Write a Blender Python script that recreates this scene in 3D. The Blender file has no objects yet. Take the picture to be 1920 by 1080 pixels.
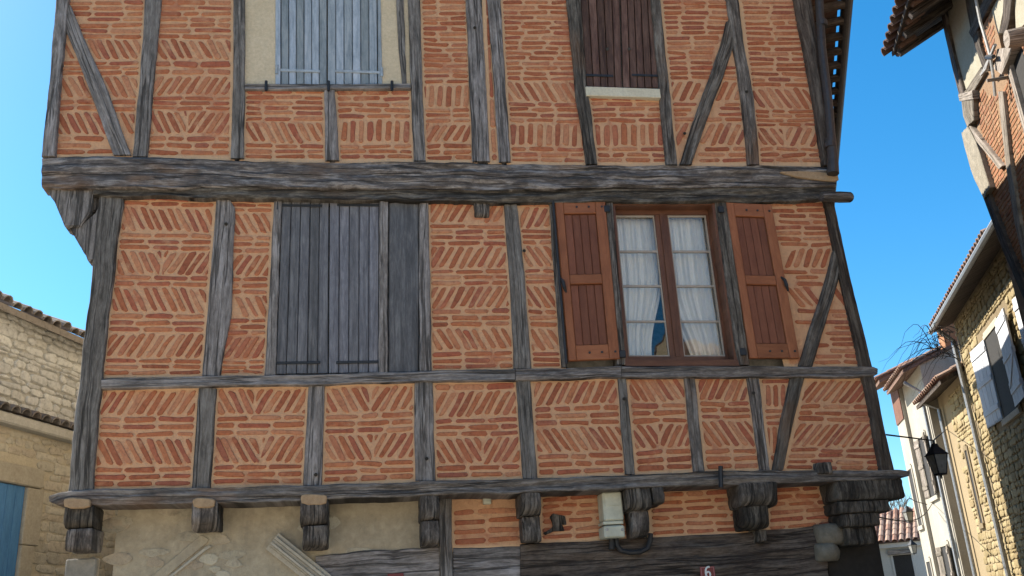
import bpy, bmesh, math, random
import numpy as np
from mathutils import Vector, Matrix, noise

random.seed(11)
sc = bpy.context.scene
C = sc.collection
R = math.radians

# ------------------------------------------------------------------ camera
F = 1750.0                                     # focal length in photo pixels (1920 wide)
def nrm(v): return v / np.linalg.norm(v)
_Z = nrm(np.array([660 - 960.0, -4300 - 540.0, F]))
_X = np.array([10800.0, -40.0, F]); _X = nrm(_X - _Z * (_X @ _Z))
_Y = np.cross(_Z, _X)
CAM_M = np.stack([_X, _Y, _Z], 1)
CAM = np.array([0.0, -8.139, 1.6])
cam_d = bpy.data.cameras.new('camera'); cam = bpy.data.objects.new('camera', cam_d); C.objects.link(cam)
cam_d.sensor_width = 36; cam_d.lens = F / 1920 * 36; cam_d.clip_end = 2000; cam_d.clip_start = 0.05
_rot = (np.diag([1.0, -1.0, -1.0]) @ CAM_M).T
cam.matrix_world = Matrix.Translation(CAM) @ Matrix([list(r) for r in _rot]).to_4x4()
sc.camera = cam

# ------------------------------------------------------------------ light
SUN_AZ, SUN_EL = -50.0, 43.5                   # degrees right of +Y, degrees up
sdir = Vector((math.sin(R(SUN_AZ)) * math.cos(R(SUN_EL)), math.cos(R(SUN_AZ)) * math.cos(R(SUN_EL)), math.sin(R(SUN_EL))))
w = bpy.data.worlds.new('World'); sc.world = w; w.use_nodes = True
wn = w.node_tree.nodes; wl = w.node_tree.links
sky = wn.new('ShaderNodeTexSky'); sky.sky_type = 'NISHITA'; sky.sun_disc = False
sky.sun_elevation = R(SUN_EL); sky.sun_rotation = R(SUN_AZ)
sky.air_density = 1.0; sky.dust_density = 0.5; sky.ozone_density = 4.0; sky.altitude = 300
hs = wn.new('ShaderNodeHueSaturation'); hs.inputs['Saturation'].default_value = 1.33; hs.inputs['Hue'].default_value = .49   # a deep, slightly cyan winter blue
wl.new(sky.outputs[0], hs.inputs['Color']); wl.new(hs.outputs[0], wn['Background'].inputs[0]); wn['Background'].inputs[1].default_value = 0.095
sun_d = bpy.data.lights.new('sun', 'SUN'); sun_d.energy = 5.0; sun_d.angle = R(0.53); sun_d.color = (1.0, 0.93, 0.82)
sun = bpy.data.objects.new('sun', sun_d); C.objects.link(sun); sun.rotation_euler = sdir.to_track_quat('Z', 'Y').to_euler()
sun.location = (-20, 20, 30)
vs = sc.view_settings
sc.display_settings.display_device = 'sRGB'
vs.view_transform = 'Standard'; vs.look = 'None'; vs.gamma = 1; vs.use_curve_mapping = False; vs.exposure = 1.35
sc.cycles.use_denoising = True
sc.cycles.max_bounces = 8; sc.cycles.diffuse_bounces = 5; sc.cycles.transparent_max_bounces = 12

# ------------------------------------------------------------------ helpers
def ray(x, y): return CAM_M.T @ np.array([x - 960.0, y - 540.0, F])
def link(o): C.objects.link(o); return o
def root_loc(p): return Vector(p.location) if p is not None and p.type == 'EMPTY' else Vector((0, 0, 0))
def thing(name, label, cat, loc=(0, 0, 0), group=None):
    o = link(bpy.data.objects.new(name, None)); o.location = loc; o.empty_display_size = .2
    o['label'] = label; o['category'] = cat
    if group: o['group'] = group
    return o
def tag(o, label=None, cat=None, group=None, kind=None):
    if label: o['label'] = label
    if cat: o['category'] = cat
    if group: o['group'] = group
    if kind: o['kind'] = kind
    return o
def adopt(o, parent):
    if parent is not None:
        o.parent = parent; o.matrix_parent_inverse = Matrix.Translation(-root_loc(parent))
    return o

BAD = []
class MB:
    """collects faces; build() links ONE mesh object"""
    def __init__(s): s.v = []; s.f = []; s.g = []; s.t = []
    def add(s, v, f, g=None, tint=None):
        n = len(s.v); s.v += [tuple(p) for p in v]; s.f += [tuple(i + n for i in q) for q in f]
        s.g += list(g) if g is not None else [(p[2], p[0] + p[1], 0.0) for p in v]
        s.t += [tint if tint is not None else .5] * len(v)
        return s
    def build(s, name, mat, parent=None, smooth=False):
        me = bpy.data.meshes.new(name); me.from_pydata(s.v, [], s.f)
        a = me.attributes.new('grain', 'FLOAT_VECTOR', 'POINT'); a.data.foreach_set('vector', np.array(s.g, 'f').ravel())
        a = me.attributes.new('tint', 'FLOAT', 'POINT'); a.data.foreach_set('value', np.array(s.t, 'f'))
        if smooth: me.shade_smooth()
        me.materials.append(mat)
        if me.validate(): BAD.append(name)
        me.update()
        return adopt(link(bpy.data.objects.new(name, me)), parent)

def box_geo(o, ax, ay, az, bev=0.0, long_axis=2):
    """box: corner o, edge vectors ax ay az; chamfered edges; grain runs along long_axis"""
    o, ax, ay, az = (Vector(q) for q in (o, ax, ay, az))
    L = [ax.length, ay.length, az.length]
    seed = random.random() * 50
    order = {0: (0, 1, 2), 1: (1, 0, 2), 2: (2, 0, 1)}[long_axis]
    if bev <= 0:
        pts = [(i, j, k) for i in (0, 1) for j in (0, 1) for k in (0, 1)]
        v = [o + ax * i + ay * j + az * k for i, j, k in pts]
        g = [(q[order[0]] * L[order[0]], q[order[1]] * L[order[1]] + q[order[2]] * L[order[2]] * .7, seed) for q in pts]
        f = [(0, 1, 3, 2), (4, 6, 7, 5), (0, 4, 5, 1), (2, 3, 7, 6), (0, 2, 6, 4), (1, 5, 7, 3)]
        if ax.cross(ay).dot(az) < 0: f = [q[::-1] for q in f]
        return v, f, g
    bm = bmesh.new(); bmesh.ops.create_cube(bm, size=1.0)
    for q in bm.verts: q.co = Vector(((q.co.x + .5) * L[0], (q.co.y + .5) * L[1], (q.co.z + .5) * L[2]))
    bmesh.ops.bevel(bm, geom=bm.edges[:], offset=min(bev, min(L) * .45), segments=1, affect='EDGES')
    X, Y, Zv = ax.normalized(), ay.normalized(), az.normalized()
    loc = [q.co.copy() for q in bm.verts]
    v = [o + X * c.x + Y * c.y + Zv * c.z for c in loc]
    g = [(c[order[0]], c[order[1]] + c[order[2]] * .7, seed) for c in loc]
    bm.verts.index_update(); f = [tuple(q.index for q in fc.verts) for fc in bm.faces]
    if ax.cross(ay).dot(az) < 0: f = [q[::-1] for q in f]
    bm.free(); return v, f, g

def tube_geo(pts, r, n=8, cap=True):
    pts = [Vector(p) for p in pts]; rs = r if isinstance(r, (list, tuple)) else [r] * len(pts)
    v = []; f = []; g = []; al = 0; side = None
    for i, p in enumerate(pts):
        t = (pts[min(i + 1, len(pts) - 1)] - pts[max(i - 1, 0)]).normalized()
        if side is None: side = t.orthogonal().normalized()
        side = (side - t * side.dot(t)).normalized(); up = t.cross(side)
        if i: al += (p - pts[i - 1]).length
        for k in range(n):
            a = 2 * math.pi * k / n; v.append(p + (side * math.cos(a) + up * math.sin(a)) * rs[i]); g.append((al, a * .1, 1.0))
    for i in range(len(pts) - 1):
        for k in range(n):
            k2 = (k + 1) % n; f.append((i * n + k, i * n + k2, (i + 1) * n + k2, (i + 1) * n + k))
    if cap:
        f.append(tuple(range(n))[::-1]); f.append(tuple((len(pts) - 1) * n + k for k in range(n)))
    return v, f, g

class Wall:
    """a vertical wall: U runs along azimuth az (degrees right of +Y), outward normal (nx, ny)"""
    def __init__(s, ox, oy, az, flip=False):
        s.o = np.array([ox, oy, 0.0]); s.u = np.array([math.sin(R(az)), math.cos(R(az)), 0.0])
        s.n = np.array([-s.u[1], s.u[0], 0.0]) * (-1 if flip else 1)
    def uv(s, x, y, d=0.0):
        r = ray(x, y); o = s.o + s.n * d; t = ((o - CAM) @ s.n) / (r @ s.n); p = CAM + t * r
        return np.array([(p - s.o) @ s.u, p[2]])
    def p(s, U, V, d=0.0): q = s.o + s.u * U + s.n * d; return (q[0], q[1], V)
    def px(s, x, y, d=0.0): a = s.uv(x, y, d); return s.p(a[0], a[1], d)
    def box(s, U0, U1, V0, V1, d0, d1, bev=0.0, long_axis=2):
        o = Vector(s.p(U0, V0, d0)); e = lambda q: Vector(q) - o
        return box_geo(o, e(s.p(U1, V0, d0)), e(s.p(U0, V0, d1)), e(s.p(U0, V1, d0)), bev, long_axis)

def facade(y): return Wall(0, y, 90, flip=True)
assert facade(0).n[1] < 0

def clip(poly, quad):
    """Sutherland-Hodgman; quad convex, either winding"""
    ar = sum(quad[i][0] * quad[(i + 1) % len(quad)][1] - quad[(i + 1) % len(quad)][0] * quad[i][1] for i in range(len(quad)))
    q = quad if ar > 0 else quad[::-1]
    for i in range(len(q)):
        a, b = q[i], q[(i + 1) % len(q)]; out = []
        if not poly: return []
        sd = lambda p: (b[0] - a[0]) * (p[1] - a[1]) - (b[1] - a[1]) * (p[0] - a[0])
        for j in range(len(poly)):
            p0, p1 = poly[j], poly[(j + 1) % len(poly)]; s0, s1 = sd(p0), sd(p1)
            if s0 >= 0: out.append(p0)
            if s0 * s1 < 0:
                t = s0 / (s0 - s1); out.append((p0[0] + (p1[0] - p0[0]) * t, p0[1] + (p1[1] - p0[1]) * t))
        poly = out
    return poly
def area(p): return .5 * abs(sum(p[i][0] * p[(i + 1) % len(p)][1] - p[(i + 1) % len(p)][0] * p[i][1] for i in range(len(p))))
def inside(pt, poly):
    r = False; n = len(poly)
    for i in range(n):
        a, b = poly[i], poly[(i + 1) % n]
        if (a[1] > pt[1]) != (b[1] > pt[1]) and pt[0] < (b[0] - a[0]) * (pt[1] - a[1]) / (b[1] - a[1] + 1e-9) + a[0]: r = not r
    return r
def offset_poly(poly, d):
    """move every edge outward by d (negative: inward)"""
    n = len(poly); ar = sum(poly[i][0] * poly[(i + 1) % n][1] - poly[(i + 1) % n][0] * poly[i][1] for i in range(n))
    s = 1 if ar > 0 else -1; out = []
    for i in range(n):
        p, a, b = np.array(poly[i], float), np.array(poly[i - 1], float), np.array(poly[(i + 1) % n], float)
        e0 = nrm(p - a + 1e-9); e1 = nrm(b - p + 1e-9)
        n0 = np.array([e0[1], -e0[0]]) * s; n1 = np.array([e1[1], -e1[0]]) * s
        m = n0 + n1; m = m / max(m @ m, .35) * 2 * .5 * 2 if False else m / max(1 + n0 @ n1, .3)
        out.append(tuple(p + m * d))
    return out

def piece_geo(wall, poly, proud, bev, cut=.22, jit=.0, dome=0.0, sink=.012, d0=0.0):
    """a rounded brick or stone whose outline is poly (U, V metres) on a wall"""
    pts = [np.array(p, float) for p in poly]; n = len(pts); c = sum(pts) / n; q = []
    for i in range(n):
        a, b = pts[i], pts[(i + 1) % n]; L = np.linalg.norm(b - a); k = min(cut, .3); k = min(k, .016 / max(L, 1e-6)) if cut <= .31 and proud < .012 else min(k, .045 / max(L, 1e-6))
        q += [a + (b - a) * k, a + (b - a) * (1 - k)]
        if L > .16: q.insert(-1, a + (b - a) * (.5 + random.uniform(-.15, .15)))
    q = [p + np.array([random.gauss(0, jit), random.gauss(0, jit)]) for p in q]; m = len(q)
    inn = [np.array(p) for p in offset_poly([tuple(p) for p in q], -bev)]
    tl = [random.uniform(-.12, .12) * proud for _ in range(2)]
    v = [wall.p(p[0], p[1], d0 - sink) for p in q] + [wall.p(p[0], p[1], d0 + proud * .55) for p in q]
    v += [wall.p(p[0], p[1], d0 + proud + tl[0] * (1 if p[0] > c[0] else -1)) for p in inn] + [wall.p(c[0], c[1], d0 + proud + dome)]
    f = []
    s = sum(q[i][0] * q[(i + 1) % m][1] - q[(i + 1) % m][0] * q[i][1] for i in range(m)) > 0
    zc = np.cross(wall.u, np.array([0, 0, 1.0])) @ wall.n > 0
    for i in range(m):
        j = (i + 1) % m
        f += [(i, j, m + j, m + i), (m + i, m + j, 2 * m + j, 2 * m + i), (2 * m + i, 2 * m + j, 3 * m)]
    if s != zc: f = [t[::-1] for t in f]
    return v, f

# ------------------------------------------------------------------ materials
def mat(name, rough=.85):
    m = bpy.data.materials.new(name); m.use_nodes = True; n = m.node_tree.nodes; b = n['Principled BSDF']
    b.inputs['Roughness'].default_value = rough; b.inputs['Specular IOR Level'].default_value = .25
    return m, n, m.node_tree.links, b
def ramp(n, pts):
    r = n.new('ShaderNodeValToRGB'); e = r.color_ramp.elements
    while len(e) < len(pts): e.new(.5)
    for k, (p, c) in zip(e, pts): k.position = p; k.color = (*c, 1) if len(c) == 3 else c
    return r
def noise_node(n, l, vec, scale, detail=4, rough=.6, dist=0.0):
    t = n.new('ShaderNodeTexNoise'); t.inputs['Scale'].default_value = scale; t.inputs['Detail'].default_value = detail
    t.inputs['Roughness'].default_value = rough; t.inputs['Distortion'].default_value = dist
    if vec is not None: l.new(vec, t.inputs['Vector'])
    return t
def mapping(n, l, vec, scale):
    m = n.new('ShaderNodeMapping'); m.inputs['Scale'].default_value = scale; l.new(vec, m.inputs['Vector']); return m.outputs[0]
def mix(n, l, mode, fac, a, b):
    m = n.new('ShaderNodeMix'); m.data_type = 'RGBA'; m.blend_type = mode
    for i, v in ((0, fac), (6, a), (7, b)):
        if hasattr(v, 'is_output'): l.new(v, m.inputs[i])
        else: m.inputs[i].default_value = v if i == 0 else (*v, 1)
    return m.outputs[2]
def math_node(n, l, op, a, b=None):
    m = n.new('ShaderNodeMath'); m.operation = op
    for i, v in ((0, a), (1, b)):
        if v is None: continue
        if hasattr(v, 'is_output'): l.new(v, m.inputs[i])
        else: m.inputs[i].default_value = v
    return m.outputs[0]
def bump(n, l, b, h, dist=.01, st=.6):
    k = n.new('ShaderNodeBump'); k.inputs['Distance'].default_value = dist; k.inputs['Strength'].default_value = st
    l.new(h, k.inputs['Height']); l.new(k.outputs[0], b.inputs['Normal'])
def pos(n): return n.new('ShaderNodeNewGeometry').outputs['Position']
def attr(n, name, out='Vector'): a = n.new('ShaderNodeAttribute'); a.attribute_name = name; return a.outputs[out]

def wood(name, dark, mid, light, rough=.85, crack=1.0, across=26, warm=None, rel=.012, tonevar=.28):
    m, n, l, b = mat(name, rough); g = attr(n, 'grain')
    sep = n.new('ShaderNodeSeparateXYZ'); l.new(g, sep.inputs[0])
    cmb = n.new('ShaderNodeCombineXYZ'); l.new(sep.outputs[0], cmb.inputs[0]); l.new(sep.outputs[1], cmb.inputs[1])
    l.new(math_node(n, l, 'MULTIPLY', sep.outputs[2], 7.3), cmb.inputs[2]); g = cmb.outputs[0]
    a = noise_node(n, l, mapping(n, l, g, (2.2, across, 1)), 1, 9, .72, .6)
    fine = noise_node(n, l, mapping(n, l, g, (16, across * 3, 1)), 1, 6, .7)
    blot = noise_node(n, l, mapping(n, l, g, (2.2, 6.0, 1)), 1.6, 6, .7, .8)
    s = math_node(n, l, 'ADD', math_node(n, l, 'MULTIPLY', a.outputs[0], .6), math_node(n, l, 'MULTIPLY', fine.outputs[0], .26))
    s = math_node(n, l, 'ADD', s, math_node(n, l, 'MULTIPLY', blot.outputs[0], .35))
    r = ramp(n, [(.49, dark), (.60, mid), (.72, light)]); l.new(s, r.inputs[0]); col = r.outputs[0]
    if warm:
        wn_ = noise_node(n, l, mapping(n, l, g, (1.1, 2.2, 1)), 1.0, 3); wr = ramp(n, [(.56, (0, 0, 0)), (.7, (1, 1, 1))])
        l.new(wn_.outputs[0], wr.inputs[0]); col = mix(n, l, 'MIX', math_node(n, l, 'MULTIPLY', wr.outputs[0], .55), col, warm)
    tone = math_node(n, l, 'ADD', math_node(n, l, 'MULTIPLY', math_node(n, l, 'SINE', math_node(n, l, 'MULTIPLY', sep.outputs[2], 1.7)), tonevar), 1.0)
    tc = n.new('ShaderNodeCombineXYZ'); l.new(tone, tc.inputs[0]); l.new(math_node(n, l, 'MULTIPLY', tone, .985), tc.inputs[1]); l.new(math_node(n, l, 'POWER', tone, 1.15), tc.inputs[2])
    col = mix(n, l, 'MULTIPLY', 1.0, col, tc.outputs[0])
    ck = noise_node(n, l, mapping(n, l, g, (.45, 15, 1)), 1, 3, .5, .25)
    cd = math_node(n, l, 'ABSOLUTE', math_node(n, l, 'SUBTRACT', ck.outputs[0], .5))
    cr = ramp(n, [(0, (1, 1, 1)), (.010, (1, 1, 1)), (.022, (0, 0, 0))]); l.new(cd, cr.inputs[0])
    cf = math_node(n, l, 'MULTIPLY', math_node(n, l, 'MULTIPLY', cr.outputs[0], blot.outputs[0]), 1.4 * crack)
    col = mix(n, l, 'MIX', cf, col, tuple(x * .25 for x in dark)); l.new(col, b.inputs['Base Color'])
    h = math_node(n, l, 'SUBTRACT', s, math_node(n, l, 'MULTIPLY', cf, .8)); bump(n, l, b, h, rel, .8)
    return m

OAK = wood('weathered_oak', (.07, .063, .056), (.16, .145, .13), (.285, .265, .245))
OAK_DARK = wood('dark_oak', (.042, .036, .031), (.11, .096, .082), (.24, .218, .192), warm=(.16, .085, .045))
OAK_BEAM = wood('weathered_beam', (.036, .031, .027), (.095, .083, .072), (.26, .238, .21), warm=(.17, .10, .055), across=18, rel=.03)
OAK_BROWN = wood('brown_oak', (.03, .022, .017), (.07, .055, .043), (.14, .115, .09))
OAK_END = None
SHUT_BLUE = wood('blue_grey_paint', (.20, .24, .27), (.28, .325, .36), (.37, .41, .44), .7, .25, 14, rel=.004)
SHUT_GREY = wood('weathered_grey_plank', (.085, .086, .094), (.135, .137, .149), (.215, .215, .225), .8, .35, 30, rel=.006)
SHUT_BROWN = wood('dark_brown_stain', (.055, .027, .019), (.10, .054, .038), (.17, .10, .073), .6, .4, 24, rel=.004)
SHUT_FRAME = wood('reddish_varnish', (.19, .066, .027), (.24, .086, .036), (.29, .112, .048), .5, .1, 16, tonevar=.12, rel=.002)
SHUT_PLANK = wood('dark_varnish', (.13, .044, .022), (.16, .057, .029), (.20, .076, .04), .5, .1, 18, tonevar=.12, rel=.002)
WIN_WOOD = wood('window_varnish', (.085, .036, .02), (.115, .05, .028), (.16, .072, .04), .45, .1, 16, tonevar=.12, rel=.002)

def brick_mat(name, cols, spec_noise=30):
    m, n, l, b = mat(name, .9); t = attr(n, 'tint', 'Fac'); r = ramp(n, [(i / (len(cols) - 1), c) for i, c in enumerate(cols)]); l.new(t, r.inputs[0])
    p = pos(n); a = noise_node(n, l, p, spec_noise, 8, .75); k = ramp(n, [(.28, (.5, .48, .48)), (.5, (1, 1, 1)), (.75, (1.3, 1.28, 1.2))]); l.new(a.outputs[0], k.inputs[0])
    col = mix(n, l, 'MULTIPLY', 1.0, r.outputs[0], k.outputs[0])
    # lime wash left on some bricks
    w2 = noise_node(n, l, p, 5.5, 5, .7); wr = ramp(n, [(.55, (0, 0, 0)), (.74, (1, 1, 1))]); l.new(w2.outputs[0], wr.inputs[0])
    col = mix(n, l, 'MIX', math_node(n, l, 'MULTIPLY', wr.outputs[0], .55), col, LIME)
    # red wash smeared over brick and joint alike
    s = noise_node(n, l, p, 2.3, 7, .72, .7); sr = ramp(n, [(.53, (0, 0, 0)), (.66, (1, 1, 1))]); l.new(s.outputs[0], sr.inputs[0])
    col = mix(n, l, 'MIX', math_node(n, l, 'MULTIPLY', sr.outputs[0], .6), col, (.43, .165, .088))
    l.new(col, b.inputs['Base Color']); bump(n, l, b, a.outputs[0], .006, .7); return m
LIME = (.62, .38, .215)
BRICK = brick_mat('hand_made_brick', [(.28, .088, .046), (.34, .108, .052), (.38, .13, .06), (.41, .155, .075), (.45, .205, .11), (.34, .10, .055), (.29, .098, .06)])

def mortar_mat(name, base, light, red, redamt=.8):
    m, n, l, b = mat(name, .95); p = pos(n); a = noise_node(n, l, p, 26, 6, .7)
    r = ramp(n, [(.3, tuple(x * .85 for x in base)), (.6, base), (.8, light)]); l.new(a.outputs[0], r.inputs[0])
    s = noise_node(n, l, p, 2.3, 7, .72, .7); sr = ramp(n, [(.53, (0, 0, 0)), (.66, (1, 1, 1))]); l.new(s.outputs[0], sr.inputs[0])
    col = mix(n, l, 'MIX', math_node(n, l, 'MULTIPLY', sr.outputs[0], redamt), r.outputs[0], red)
    e = attr(n, 'tint', 'Fac'); col = mix(n, l, 'MIX', math_node(n, l, 'MULTIPLY', e, .8), col, light)
    d_ = noise_node(n, l, mapping(n, l, p, (5, 5, .8)), 1.6, 7, .75); dr = ramp(n, [(.56, (1, 1, 1)), (.74, (.6, .56, .52))]); l.new(d_.outputs[0], dr.inputs[0])
    col = mix(n, l, 'MULTIPLY', .8, col, dr.outputs[0])               # rain-washed dirt
    l.new(col, b.inputs['Base Color']); bump(n, l, b, a.outputs[0], .02, 1.0); return m
MORTAR = mortar_mat('pink_lime_mortar', (.63, .36, .205), (.68, .45, .27), (.45, .18, .098), .9)
MORTAR_RIGHT = mortar_mat('brown_lime_mortar', (.26, .16, .09), (.31, .21, .13), (.2, .10, .055), .5)

def plaster(name, a_, b_, scale=3.0, fine=40, st=.6, streak=None):
    m, n, l, b = mat(name, .95); p = pos(n); s = noise_node(n, l, p, scale, 6, .65, .3); f = noise_node(n, l, p, fine, 5, .7)
    r = ramp(n, [(.3, a_), (.7, b_)]); l.new(s.outputs[0], r.inputs[0])
    k = ramp(n, [(.3, (.82, .82, .82)), (.7, (1.08, 1.08, 1.08))]); l.new(f.outputs[0], k.inputs[0])
    col = mix(n, l, 'MULTIPLY', 1.0, r.outputs[0], k.outputs[0])
    if streak:
        q = noise_node(n, l, mapping(n, l, p, (3, 3, .35)), 2.2, 5, .7); qr = ramp(n, [(.5, (0, 0, 0)), (.72, (1, 1, 1))]); l.new(q.outputs[0], qr.inputs[0])
        col = mix(n, l, 'MIX', math_node(n, l, 'MULTIPLY', qr.outputs[0], .6), col, streak)
    l.new(col, b.inputs['Base Color']); bump(n, l, b, f.outputs[0], .01, st); return m
OAK_END = wood('dark_joist_end', (.022, .019, .016), (.07, .06, .05), (.19, .168, .142), across=16, rel=.02)  # dark grain shared by beam ends, a bracket and a patch
CREAM = plaster('cream_plaster', (.56, .45, .30), (.62, .51, .36))
GROUND_WALL = plaster('lime_rendered_rubble', (.32, .27, .19), (.44, .375, .27), 7.0, 16, 1.0, (.22, .19, .15))
RENDER_PATCH = plaster('ochre_patch', (.30, .20, .12), (.42, .29, .17), 14)
SILL_STONE = plaster('pale_sill', (.55, .50, .38), (.63, .58, .45), 6)
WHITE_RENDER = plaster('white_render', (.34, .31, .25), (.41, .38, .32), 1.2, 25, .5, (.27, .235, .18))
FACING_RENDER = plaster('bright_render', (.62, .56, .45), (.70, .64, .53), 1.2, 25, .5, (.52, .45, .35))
FACING_STONE = plaster('bright_limestone', (.50, .41, .26), (.60, .50, .34), 2.5, 9, .8)
CREAM_SUN = plaster('sunlit_cream', (.30, .275, .20), (.38, .35, .27))
GREY_RENDER = plaster('grey_render', (.50, .50, .47), (.56, .56, .53), .6)
OCHRE_RENDER = plaster('ochre_render', (.27, .205, .12), (.32, .25, .15), .6)
ROUGHCAST = plaster('grey_roughcast', (.22, .20, .16), (.36, .32, .25), 9, 60, 1.0)
PAVING = plaster('limestone_paving', (.42, .36, .27), (.52, .45, .35), .5, 6, .6)
GROUND = plaster('stony_ground', (.26, .23, .18), (.34, .30, .24), .2, 4, .5)
def stone_mat(name, cols, moss=None):
    m, n, l, b = mat(name, .92); t = attr(n, 'tint', 'Fac'); r = ramp(n, [(i / (len(cols) - 1), c) for i, c in enumerate(cols)]); l.new(t, r.inputs[0])
    p = pos(n); a = noise_node(n, l, p, 14, 6, .7); k = ramp(n, [(.28, (.6, .6, .6)), (.5, (1, 1, 1)), (.8, (1.2, 1.2, 1.18))]); l.new(a.outputs[0], k.inputs[0])
    l.new(mix(n, l, 'MULTIPLY', 1.0, r.outputs[0], k.outputs[0]), b.inputs['Base Color']); bump(n, l, b, a.outputs[0], .02, .9); return m
STONE_GOLD = stone_mat('golden_limestone', [(.22, .165, .08), (.29, .225, .115), (.35, .28, .155), (.25, .185, .095)])
STONE_GREY = stone_mat('pale_grey_limestone', [(.50, .50, .49), (.60, .60, .59), (.68, .68, .66), (.55, .54, .51)])
STONE_DULL = stone_mat('dull_limestone', [(.30, .26, .19), (.40, .35, .26), (.46, .41, .31), (.34, .27, .19)])
JOINT_GOLD = plaster('sandy_joint', (.17, .13, .075), (.24, .185, .11), 8)
JOINT_GREY = plaster('grey_joint', (.42, .41, .38), (.52, .51, .48), 8)
QUOIN = plaster('dull_quoin', (.22, .20, .165), (.32, .29, .24), 6, 30, .8)
STONE_CUT = plaster('cut_limestone', (.38, .34, .27), (.47, .43, .35), 5, 30, .6)
TILE = stone_mat('canal_tile', [(.22, .12, .085), (.29, .17, .12), (.36, .24, .175), (.26, .18, .14)])
TILE_GREY = stone_mat('grey_weathered_tile', [(.17, .15, .135), (.23, .205, .185), (.28, .25, .225), (.20, .165, .145)])
TILE_DARK = stone_mat('lichened_tile', [(.10, .06, .045), (.15, .09, .065), (.2, .13, .1), (.12, .09, .075)])
def plain(name, c, rough=.5, metal=0.0, spec=.4, var=.25, scale=20):
    m, n, l, b = mat(name, rough); b.inputs['Metallic'].default_value = metal; b.inputs['Specular IOR Level'].default_value = spec
    a = noise_node(n, l, pos(n), scale, 4); r = ramp(n, [(.3, tuple(x * (1 - var) for x in c)), (.7, tuple(min(1, x * (1 + var)) for x in c))]); l.new(a.outputs[0], r.inputs[0])
    l.new(r.outputs[0], b.inputs['Base Color']); bump(n, l, b, a.outputs[0], .002, .3); return m
VOID = plain('deep_shade_black', (.02, .017, .014), .9)  # near-black that stands for deep shade: corner recess and peg holes
IRON = plain('black_iron', (.018, .019, .022), .55)
IRON_PAINT = plain('painted_strap', (.30, .34, .38), .6)
ZINC = plain('zinc', (.27, .28, .29), .45, .5)
DOWNPIPE = plain('brown_downpipe', (.045, .038, .036), .5)
PVC = plain('cream_plastic', (.46, .455, .36), .5, var=.18, scale=9)
CABLE = plain('black_cable', (.02, .02, .022), .6)
CABLE_GREY = plain('grey_cable', (.35, .34, .32), .6)
PLATE_RED = plain('maroon_enamel', (.14, .012, .02), .3, var=.08)
PLATE_PINK = plain('faded_border', (.36, .16, .17), .4, var=.05)
WHITE = plain('white_enamel', (.75, .75, .72), .4, var=.05)
SHUT_WHITE = wood('pale_blue_white_paint', (.46, .48, .50), (.55, .57, .59), (.62, .63, .64), .7, .1, 10, tonevar=.05, rel=.003)
BLUE_DOOR = wood('blue_door_paint', (.06, .19, .40), (.08, .23, .47), (.10, .28, .53), .6, .15, 14, tonevar=.05, rel=.003)
DARK = plain('dark_interior', (.03, .028, .026), .9)
TWIG = plain('bare_twig', (.09, .07, .05), .9)
CURTAIN = plain('white_voile', (.80, .79, .74), .9, var=.04)
ROOM = plain('room_wall', (.25, .23, .2), .9)
LAMP_GLASS = plain('lantern_glass', (.24, .24, .22), .12)
def glass():
    m = bpy.data.materials.new('window_glass'); m.use_nodes = True; n = m.node_tree.nodes; l = m.node_tree.links; n.remove(n['Principled BSDF'])
    fr = n.new('ShaderNodeFresnel'); fr.inputs[0].default_value = 1.55; tr = n.new('ShaderNodeBsdfTransparent'); gl = n.new('ShaderNodeBsdfGlossy')
    gl.inputs['Roughness'].default_value = .02; mx = n.new('ShaderNodeMixShader')
    nz = noise_node(n, l, pos(n), 3, 2); k = n.new('ShaderNodeBump'); k.inputs['Distance'].default_value = .004; k.inputs['Strength'].default_value = .5
    l.new(nz.outputs[0], k.inputs['Height']); l.new(k.outputs[0], gl.inputs['Normal'])
    f2 = math_node(n, l, 'MULTIPLY', fr.outputs[0], 1.9); l.new(f2, mx.inputs[0]); l.new(tr.outputs[0], mx.inputs[1]); l.new(gl.outputs[0], mx.inputs[2])
    l.new(mx.outputs[0], n['Material Output'].inputs[0]); return m
GLASS = glass()

# ------------------------------------------------------------------ ground
gm = MB().add([(-900, -900, 0), (900, -900, 0), (900, 900, 0), (-900, 900, 0)], [(0, 1, 2, 3)]); tag(gm.build('ground', GROUND), kind='structure')
gm = MB().add([(-14, -30, .004), (30, -30, .004), (46, 60, .004), (-14, 60, .004)], [(0, 1, 2, 3)]); tag(gm.build('pavement', PAVING), kind='structure')

FILL_CUT_ASPHALT = plaster('fill_cut_asphalt', (.045, .044, .042), (.07, .068, .064), 2, 60, .5)
gm = MB().add([(5.6, .6, .008), (9.4, 1.0, .008), (14.2, 11.6, .008), (24, 36, .008), (18, 36, .008), (10.9, 12.2, .008)], [(0, 1, 2, 5), (5, 2, 3, 4)]); tag(gm.build('unseen_dark_road', FILL_CUT_ASPHALT), kind='structure')  # unseen road sheet, added dark to cut bounced light in the lane

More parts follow.
